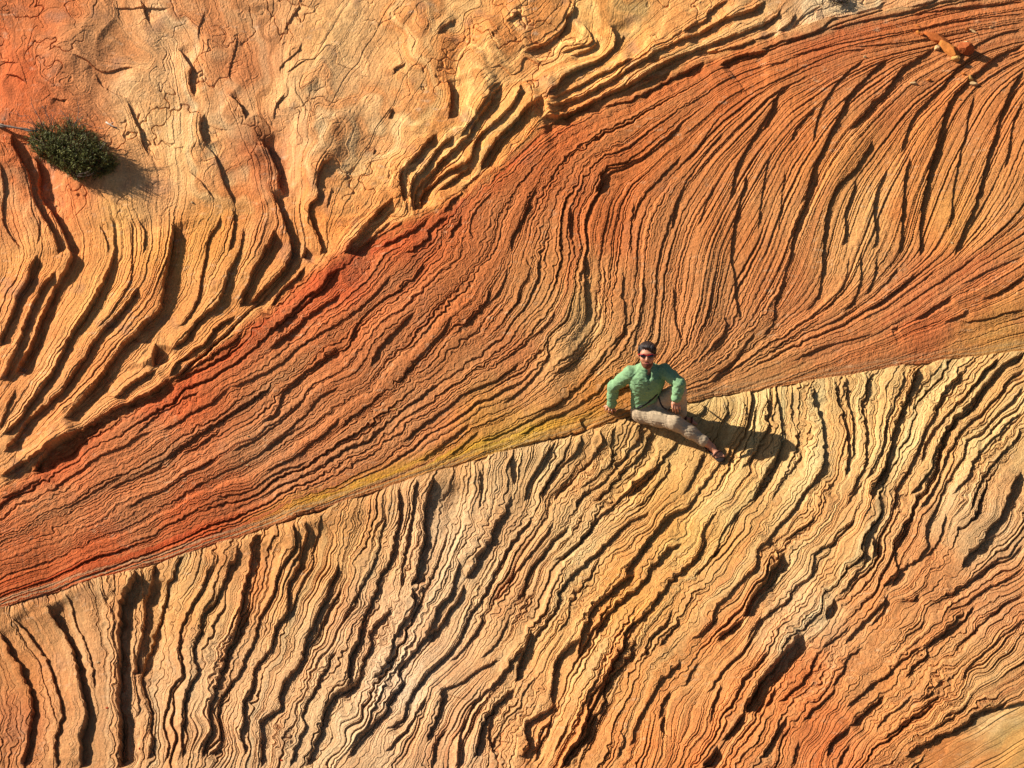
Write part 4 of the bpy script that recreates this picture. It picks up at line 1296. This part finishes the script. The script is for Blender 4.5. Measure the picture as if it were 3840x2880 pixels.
Bs.blob(hp(0, -0.036, 0.030), (0.0615, 0.081, 0.0645), HM, 0.004); Bs.blob(hp(0, -0.089, 0.053), (0.034, 0.028, 0.034), HM, 0.02)
Bs.blob(hp(0, 0.040, 0.04), (0.12, 0.086, 0.12), HM, 0.006, cut=True)
Bs.blob(hp(0, -0.058, 0.100), (0.020, 0.009, 0.022), HM, 0.004, cut=True)
Bs.blob(hp(-0.038, -0.045, 0.085), (0.018, 0.016, 0.026), HM, 0.006, cut=True); Bs.blob(hp(0.038, -0.045, 0.085), (0.018, 0.016, 0.026), HM, 0.006, cut=True)
Bs.blob(hp(0, -0.08, -0.06), (0.12, 0.12, 0.075), HM, 0.006, cut=True)
V, Q = Bs.mesh(); part('beard', V, Q, beardm, None)
Ls = Solid(HEAD - 0.14, HEAD + 0.14, 0.003); Ls.blob(hp(0, -0.058, 0.089), (0.021, 0.0060, 0.008), HM, 0.002)
V, Q = Ls.mesh(); part('mouth', V, Q, lipm)
g = bpy.data.objects.new('sunglasses', None); COL.objects.link(g); g.parent = root
for s in (-1, 1):
    G = Solid(HEAD - 0.14, HEAD + 0.14, 0.003); G.blob(hp(0.034 * s, 0.012, 0.091 - 0.004), (0.030, 0.018, 0.010), HM, 0.002)
    V, Q = G.mesh(); o = part('lens', V, Q, lensm); o.parent = g
G = Solid(HEAD - 0.16, HEAD + 0.16, 0.003)
for s in (-1, 1):
    G.chain([(hp(0.004 * s, 0.022, 0.098), 0.0045), (hp(0.036 * s, 0.031, 0.093), 0.0045), (hp(0.066 * s, 0.024, 0.070), 0.005), (hp(0.084 * s, 0.014, 0.03), 0.004), (hp(0.086 * s, 0.012, -0.01), 0.004)], 0.003)
V, Q = G.mesh(); o = part('glasses_frame', V, Q, redm); o.parent = g

# sandals
def sandal(heel, toe, d, side):
    e = bpy.data.objects.new('sandal', None); COL.objects.link(e); e.parent = root
    Z = Solid(np.minimum(heel, toe) - 0.14, np.maximum(heel, toe) + 0.14, 0.005)
    off = NC * -0.026
    Z.cone(heel + off - d * 0.01, 0.042, toe + off + d * 0.05, 0.050, 0.01, (NC, 0.28))
    V, Q = Z.mesh(); o = part('sole', V, Q, solem); o.parent = e
    for c, r, w in ((toe + d * 0.005, 0.046, 0.010), ((toe * 0.45 + heel * 0.55), 0.043, 0.012)):
        pts = [c + side * r * math.cos(a) + NC * (r * 0.95 * math.sin(a) - 0.016) for a in np.linspace(0, math.pi, 11)]
        V, F = tube('strap', pts, w, leather, e); o = mesh_from('strap', np.array(V) - RL, F, leather, root); o.parent = e
    pts = [heel + side * 0.04 * math.cos(a) - d * 0.04 * math.sin(a) + NC * 0.02 for a in np.linspace(0, math.pi, 11)]
    V, F = tube('strap', pts, 0.009, leather, e); o = mesh_from('strap', np.array(V) - RL, F, leather, root); o.parent = e
sandal(HEEL, FT, fdir, fside)
sandal(HL, FL, nrm([1, -0.15, -0.1]), nrm(np.cross(nrm([1, -0.15, -0.1]), NC)))
print('person ok')
# ------------------------------------------------------------------ shrub in the hollow at the upper left
def on_rock(u, v, h):
    """point at height h above the rock that is seen at (u, v)"""
    i = int(np.clip(np.searchsorted(us, u), 0, NU - 1)); j = int(np.clip(np.searchsorted(vs, v), 0, NV - 1))
    n = NN[j, i]; b = VERT[j, i].astype(float); d = ray(u, v)
    return CAMP + (h + (b - CAMP) @ n) / (d @ n) * d
def bq(x, y): return x / 11.52, 93.33 + y / 11.52
def ribbon_mesh(name, V, F, mat, parent, origin):
    return mesh_from(name, np.array(V) - origin, F, mat, parent, smooth=True)
def leaf_material():
    m = bpy.data.materials.new('shrub_green'); m.use_nodes = True
    nt = m.node_tree; n = nt.nodes; b = n['Principled BSDF']
    g = n.new('ShaderNodeNewGeometry'); r = n.new('ShaderNodeValToRGB')
    nt.links.new(g.outputs['Random Per Island'], r.inputs[0])
    e = r.color_ramp.elements; e[0].position = 0; e[0].color = (0.05, 0.055, 0.014, 1); e[1].position = 1; e[1].color = (0.27, 0.25, 0.05, 1)
    x = e.new(0.6); x.color = (0.12, 0.13, 0.025, 1)
    nt.links.new(r.outputs[0], b.inputs['Base Color']); b.inputs['Roughness'].default_value = 0.65; b.inputs['Specular IOR Level'].default_value = 0.25
    return m
leafm = leaf_material()
twig_grey = simple_mat('weathered_twig', (150, 132, 118), 0.9, 0.1, 0.35, 80)
twig_brown = simple_mat('brown_stem', (92, 66, 48), 0.9, 0.1, 0.3, 80)

def twig_geo(V, F, pts, r0, r1, seg=5):
    v, f = tube('', pts, 1.0, None, None, seg, taper=[r0 + (r1 - r0) * i / (len(pts) - 1) for i in range(len(pts))])
    o = len(V); V += [np.array(p) for p in v]; F += [tuple(i + o for i in q) for q in f]

def shrub(label, cat, rootxy, poly, hmax, nspr, dead, log=None, seed=5, spr=0.11, name='desert_shrub', group=None):
    rr = random.Random(seed)
    base = np.array(on_rock(*bq(*rootxy), 0.0))
    e = bpy.data.objects.new(name, None); COL.objects.link(e); e.location = base
    tag(e, label, cat, group)
    P = np.array(poly, float); c = P.mean(0)
    def inside(x, y):
        k = False; j = len(P) - 1
        for i in range(len(P)):
            if (P[i, 1] > y) != (P[j, 1] > y) and x < (P[j, 0] - P[i, 0]) * (y - P[i, 1]) / (P[j, 1] - P[i, 1]) + P[i, 0]: k = not k
            j = i
        return k
    up = np.array(ground_normal(*bq(*rootxy))) * 0.6 + np.array([0, 0, 0.5])
    SV, SF, LV, LF = [], [], [], []
    made = 0
    lo, hi = P.min(0), P.max(0)
    clump = [(rr.uniform(lo[0], hi[0]), rr.uniform(lo[1], hi[1]), rr.uniform(0.3, 1.0)) for _ in range(26)]
    while made < nspr:
        x = rr.uniform(lo[0], hi[0]); y = rr.uniform(lo[1], hi[1])
        if not inside(x, y): continue
        s = ((x - c[0]) / (hi[0] - lo[0]) * 2) ** 2 + ((y - c[1]) / (hi[1] - lo[1]) * 2) ** 2
        H_ = hmax * math.sqrt(max(0.06, 1 - 0.85 * s))
        nc = min(clump, key=lambda q: (q[0] - x) ** 2 + (q[1] - y) ** 2)
        if rr.random() > 0.15 + 0.85 * nc[2]: continue
        h = H_ * (0.25 + 0.75 * rr.random() ** 0.6) * (0.5 + 0.5 * nc[2])
        p = np.array(on_rock(*bq(x, y), h))
        out = nrm(p - base + up * 0.05)
        d = nrm(out * 0.8 + up * 0.6 + np.array([rr.gauss(0, .5), rr.gauss(0, .5), rr.gauss(0, .35)]))
        L = spr * rr.uniform(0.6, 1.7)
        side = nrm(np.cross(d, [rr.random(), rr.random(), rr.random() + .1])); bend = side * rr.uniform(-.25, .25)
        a = p - d * L * 0.5
        pts = [a, a + d * L * 0.5 + bend * L * 0.12, a + d * L + bend * L * 0.4]
        twig_geo(SV, SF, pts, 0.0022, 0.0012, 3)
        n = rr.randint(9, 14)
        for k in range(n):
            t = (k + rr.random()) / n
            q = pts[0] * (1 - t) ** 2 + 2 * t * (1 - t) * pts[1] + t * t * pts[2]
            ang = rr.uniform(0, 6.28); o = nrm(np.cross(d, side)); w = nrm(side * math.cos(ang) + o * math.sin(ang))
            ld = nrm(d * 0.9 + w * 0.8); lw = nrm(np.cross(ld, w + [0.01, 0.02, 0])) * rr.uniform(0.0016, 0.0030); ll = rr.uniform(0.022, 0.042)
            i = len(LV); LV += [q - lw * 0.4, q + lw * 0.4, q + ld * ll * 0.55 + lw, q + ld * ll, q + ld * ll * 0.55 - lw]
            LF += [(i, i + 1, i + 2, i + 3, i + 4)]
        made += 1
    for k in range(46):
        x = rr.uniform(lo[0], hi[0]); y = rr.uniform(lo[1], hi[1])
        if not inside(x, y): continue
        t = np.array(on_rock(*bq(x, y), hmax * rr.uniform(0.4, 0.95))); m = base * 0.45 + t * 0.55 + np.array([rr.gauss(0, .02), rr.gauss(0, .02), 0.05])
        twig_geo(SV, SF, [base + np.array([rr.gauss(0, .02), rr.gauss(0, .02), 0]), m, t], 0.010, 0.003, 5)
    ribbon_mesh('stems', SV, SF, twig_brown, e, base)
    if LV: ribbon_mesh('foliage', LV, LF, leafm, e, base)
    for pts, hh, r in dead:
        V, F = [], []
        P3 = [np.array(on_rock(*bq(x, y), h)) for (x, y), h in zip(pts, hh)]
        twig_geo(V, F, P3, r, r * 0.35, 5)
        for _ in range(int(len(P3) * 3)):
            k = rr.randrange(len(P3) - 1); s = rr.random(); q = P3[k] * (1 - s) + P3[k + 1] * s
            dd = nrm(nrm(P3[-1] - P3[0]) * 0.8 + np.array([rr.gauss(0, .5), rr.gauss(0, .3), rr.gauss(0, .5)])); L = rr.uniform(0.03, 0.11)
            twig_geo(V, F, [q, q + dd * L * 0.5 + np.array([0, 0, rr.gauss(0, .006)]), q + dd * L], r * 0.4, r * 0.18, 4)
        ribbon_mesh('dead_branch', V, F, twig_grey, e, base)
    if log:
        V, F = [], []
        for k in range(4):
            P3 = [np.array(on_rock(*bq(x + rr.gauss(0, 6), y + rr.gauss(0, 7)), h + 0.012 * math.sin(i * 1.3 + k * 1.6))) for i, ((x, y), h) in enumerate(log)]
            twig_geo(V, F, P3, 0.011, 0.008, 6)
        ribbon_mesh('trunk', V, F, twig_grey, e, base)
    return e
shrub('dense dark green shrub with grey dead twigs growing from a hollow in the orange rock', 'shrub', (760, 800),
      [(560, 350), (700, 345), (800, 300), (980, 360), (1030, 440), (1110, 520), (1200, 640), (1290, 740), (1350, 820), (1300, 900), (1130, 960), (1010, 950), (900, 1010), (800, 930), (680, 850), (560, 800), (450, 730), (380, 640), (350, 520), (390, 430), (470, 380)],
      0.20, 1300,
      [([(500, 400), (455, 290), (400, 200), (355, 110)], [.16, .2, .24, .28], .005), ([(590, 380), (560, 290), (520, 200), (490, 140)], [.2, .24, .28, .3], .004),
       ([(590, 370), (600, 280), (580, 200)], [.2, .25, .3], .004), ([(640, 380), (610, 300), (640, 210)], [.2, .25, .3], .003),
       ([(440, 420), (380, 330), (330, 258), (215, 265)], [.1, .14, .17, .18], .005), ([(430, 430), (370, 350), (310, 318), (245, 332)], [.1, .12, .13, .14], .004),
       ([(830, 380), (780, 300), (735, 235), (685, 183)], [.28, .32, .34, .36], .004), ([(850, 390), (895, 290), (905, 180), (893, 90)], [.28, .32, .36, .4], .004),
       ([(840, 380), (870, 330), (925, 290), (985, 297)], [.27, .3, .3, .3], .004), ([(900, 380), (980, 345), (1060, 390), (1180, 402)], [.22, .2, .17, .15], .004),
       ([(900, 930), (960, 920), (1010, 900)], [.12, .16, .18], .003), ([(880, 950), (960, 960), (1040, 940)], [.1, .12, .14], .003), ([(420, 520), (360, 560), (355, 640)], [.1, .06, .04], .004),
       ([(1150, 640), (1200, 580), (1245, 548)], [.2, .22, .24], .003)],
      log=[((-60, 350), .03), ((20, 368), .05), ((110, 385), .06), ((210, 405), .07), ((310, 420), .08), ((420, 440), .08)])
def tq(x, y): return (682.67 + x / 6.48) * 11.52, (y / 6.48 - 93.33) * 11.52
shrub('small dry grey shrub at the top edge of the rock face', 'shrub', tq(990, -10),
      [tq(925, 10), tq(960, -35), (tq(1050, -45)), tq(1095, 0), tq(1060, 24), tq(990, 30)], 0.06, 26,
      [([tq(980, 0), tq(950, 18), tq(925, 6)], [.06, .06, .05], .004), ([tq(990, 0), tq(1030, 25), tq(1075, 40)], [.06, .05, .03], .004), ([tq(990, 0), tq(985, 22), tq(960, 34)], [.06, .05, .03], .003),
       ([tq(1000, 0), tq(1050, 10), tq(1090, 14)], [.07, .06, .04], .003)], seed=8, spr=0.06, name='dry_shrub')
# bleached stick
V, F = [], []
pts = [np.array(on_rock(*bq(x, y), h)) for x, y, h in ((1222, 332, .012), (1262, 358, .016), (1300, 378, .014), (1345, 400, .01))]
twig_geo(V, F, pts, 0.010, 0.005, 6); twig_geo(V, F, [pts[1], pts[1] + [0.03, 0.0, 0.02], pts[1] + [0.06, -0.01, 0.03]], 0.005, 0.002, 5)
o = mesh_from('stick', np.array(V) - pts[0], F, simple_mat('bleached_wood', (222, 200, 180), 0.8, 0.1, 0.2, 90)); o.location = pts[0]
tag(o, 'short bleached white stick lying on the rock right of the green shrub', 'stick')

# ------------------------------------------------------------------ loose stones
STM = {'orange': simple_mat('stone_orange', (214, 118, 58), 0.9, 0.1, 0.22, 14, 0.5, 60, gain=0.6), 'amber': simple_mat('stone_amber', (228, 140, 66), 0.9, 0.1, 0.22, 14, 0.5, 60, gain=0.6),
       'brown': simple_mat('stone_brown', (196, 104, 56), 0.9, 0.1, 0.25, 14, 0.5, 60, gain=0.6), 'pale': simple_mat('stone_pale', (240, 196, 138), 0.9, 0.1, 0.14, 30, 0.4, 90, gain=0.55),
       'yellow': simple_mat('stone_yellow', (240, 180, 100), 0.9, 0.1, 0.18, 30, 0.4, 90, gain=0.55), 'red': simple_mat('stone_red', (205, 70, 34), 0.9, 0.1, 0.18, 30, 0.4, 90, gain=0.55)}
_sc = [0]
def stone(u, v, L, Wd, ang, hgt, mat, label, facets=7, name='stone', group='loose stones lying on the sandstone'):
    """L, Wd in plan units (centimetres), ang on the plan"""
    _sc[0] += 1; r = np.random.RandomState(300 + _sc[0])
    bm = __import__('bmesh').new(); __import__('bmesh').ops.create_icosphere(bm, subdivisions=4, radius=1.0)
    X = np.array([q.co[:] for q in bm.verts])
    for _ in range(facets):
        n = r.randn(3); n[2] = abs(n[2]) * 0.6; n /= np.linalg.norm(n); d = r.uniform(0.62, 0.88)
        k = X @ n - d; X -= np.clip(k, 0, None)[:, None] * n * 0.93
    X += X * (0.05 * pn(X[:, 0] * 2.3 + 5 * _sc[0], X[:, 1] * 2.3 + X[:, 2] * 1.7, 80)[:, None] * 2 + 0.02 * pn(X[:, 0] * 7, X[:, 1] * 7 + X[:, 2] * 6, 81)[:, None] * 2)
    X[:, 2] = np.where(X[:, 2] < -0.35, -0.35 + (X[:, 2] + 0.35) * 0.25, X[:, 2])
    X = X / np.abs(X).max(0)
    N_ = np.array(ground_normal(u, v)); c = np.array(ground(u, v))
    px = nrm(np.array(ground(u + 8 * math.cos(ang), v + 8 * math.sin(ang))) - np.array(ground(u - 8 * math.cos(ang), v - 8 * math.sin(ang)))); px = nrm(px - N_ * (px @ N_)); py = np.cross(N_, px)
    Lm, Wm, Hm = L * 0.005, Wd * 0.0055, hgt * 0.01
    Vv = X[:, :1] * px * Lm + X[:, 1:2] * py * Wm + X[:, 2:] * N_ * Hm * 0.6
    org = c + N_ * Hm * 0.30
    for q, p in zip(bm.verts, Vv): q.co = Vector(p)
    me = bpy.data.meshes.new(name); bm.to_mesh(me); bm.free(); me.materials.append(STM[mat])
    o = bpy.data.objects.new(name, me); COL.objects.link(o); o.location = org
    tag(o, label, 'stone', group)
    return o
def sq(x, y): return 901.3 + x / 18.03, 16 + y / 18.03
def st(x, y, L, Wd, ang, h, mat, label, **k): stone(*sq(x, y), L / 18.03, Wd / 18.03, math.radians(ang), h, mat, label, **k)
st(650, 385, 600, 210, 27, 6, 'orange', 'longest rounded orange slab in the cluster of loose stones at the upper right', facets=4)
st(860, 600, 500, 230, 38, 8, 'amber', 'amber slab leaning on the lower end of the longest orange slab', facets=5)
st(1145, 625, 330, 240, 25, 13, 'brown', 'angular reddish brown block casting a dark shadow, right end of the stone cluster', facets=11)
st(645, 560, 110, 130, 60, 5, 'pale', 'pale round stone tucked under the left side of the amber slab')
st(970, 775, 185, 115, 8, 7, 'yellow', 'yellowish rounded stone at the foot of the amber slab')
st(1148, 497, 120, 62, 5, 5, 'pale', 'pale flat stone just above the reddish brown block')
st(300, 290, 120, 65, 28, 4, 'amber', 'small amber stone at the upper left tip of the longest orange slab')
st(372, 330, 60, 80, 80, 3, 'orange', 'small orange chip between the amber stone and the longest slab')
st(1248, 1085, 210, 95, 38, 5, 'yellow', 'yellow wedge of stone lying on the ridge below the stone cluster')
st(1318, 1190, 175, 80, 8, 3, 'pale', 'pale oval flake touching the yellow wedge of stone', facets=4)
st(1120, 1022, 95, 45, 20, 3, 'amber', 'little amber fragment at the upper end of the yellow wedge of stone')
st(228, 1200, 155, 52, 3, 3, 'pale', 'thin pale sliver of stone left of and below the stone cluster')
st(488, 1137, 95, 55, 5, 3, 'amber', 'small amber pebble right above the thin pale sliver')
st(1178, 240, 75, 40, 15, 3, 'amber', 'small amber chip above the cluster, left of a narrow flake')
st(1295, 285, 190, 40, 32, 3, 'pale', 'narrow pale flake lying above the reddish brown block')
st(1610, 207, 70, 38, 10, 3, 'pale', 'pale pebble highest and farthest right above the stone cluster')
st(1062, 1465, 60, 30, 5, 2, 'pale', 'small pale pebble below the yellow wedge on the broad orange ridge')
st(290, 172, 100, 32, 28, 2, 'amber', 'flat amber flake above the upper left tip of the longest slab')
def tp_(c, r, x, y): return c * 341.333 + x / 6.48, r * 256 + y / 6.48
def ts(c, r, x, y, L, Wd, ang, h, mat, label): stone(*tp_(c, r, x, y), L, Wd, math.radians(ang), h, mat, label)
ts(2, 0, 1178, 376, 4.2, 2.6, 10, 2.5, 'pale', 'pale pebble on the red beds far left of the stone cluster')
ts(2, 0, 1742, 1570, 2.8, 2.0, 30, 1.6, 'pale', 'white pebble on the pale ridges right of centre, below the stone cluster')
ts(2, 0, 1800, 630, 2.6, 2.0, 0, 1.6, 'amber', 'tiny amber pebble on the ridge straight below the amber slab')
ts(0, 1, 150, 770, 2.2, 2.6, 60, 1.5, 'pale', 'white pebble in the deep groove at the left edge')
ts(0, 1, 1605, 1165, 2.2, 1.8, 0, 1.4, 'pale', 'white pebble uppermost of three on the red beds left of centre')
ts(0, 1, 1571, 1326, 2.4, 1.5, 10, 1.3, 'pale', 'white pebble left one of a close pair on the red beds')
ts(0, 1, 1602, 1352, 2.6, 1.6, 0, 1.3, 'pale', 'white pebble right one of a close pair on the red beds')
ts(1, 1, 346, 990, 3.8, 2.0, 25, 1.6, 'yellow', 'yellowish oblong pebble on the red beds near the middle of the picture')
ts(0, 2, 636, 979, 2.6, 1.8, 0, 1.3, 'pale', 'white pebble on the smooth slab at the lower left')
ts(0, 2, 700, 1277, 3.4, 1.3, 5, 1.2, 'red', 'red chip on the smooth slab at the lower left, left of the widest groove')
ts(0, 2, 895, 1520, 1.9, 1.9, 0, 1.2, 'red', 'tiny red chip in the widest groove at the lower left')
ts(0, 2, 1825, 1610, 3.2, 1.2, 5, 1.1, 'red', 'red chip near the bottom edge, left of centre')
ts(2, 2, 2098, 911, 2.4, 1.6, 40, 1.4, 'pale', 'white pebble on the ochre beds at the right edge')
ts(0, 0, 1244, 1309, 3.4, 2.2, 10, 1.8, 'pale', 'pale pebble on the rock below and right of the shadow of the green shrub')
ts(0, 0, 335, 1292, 2.2, 2.0, 0, 1.6, 'pale', 'pale pebble on the rock below the green shrub')
print('objects ok')
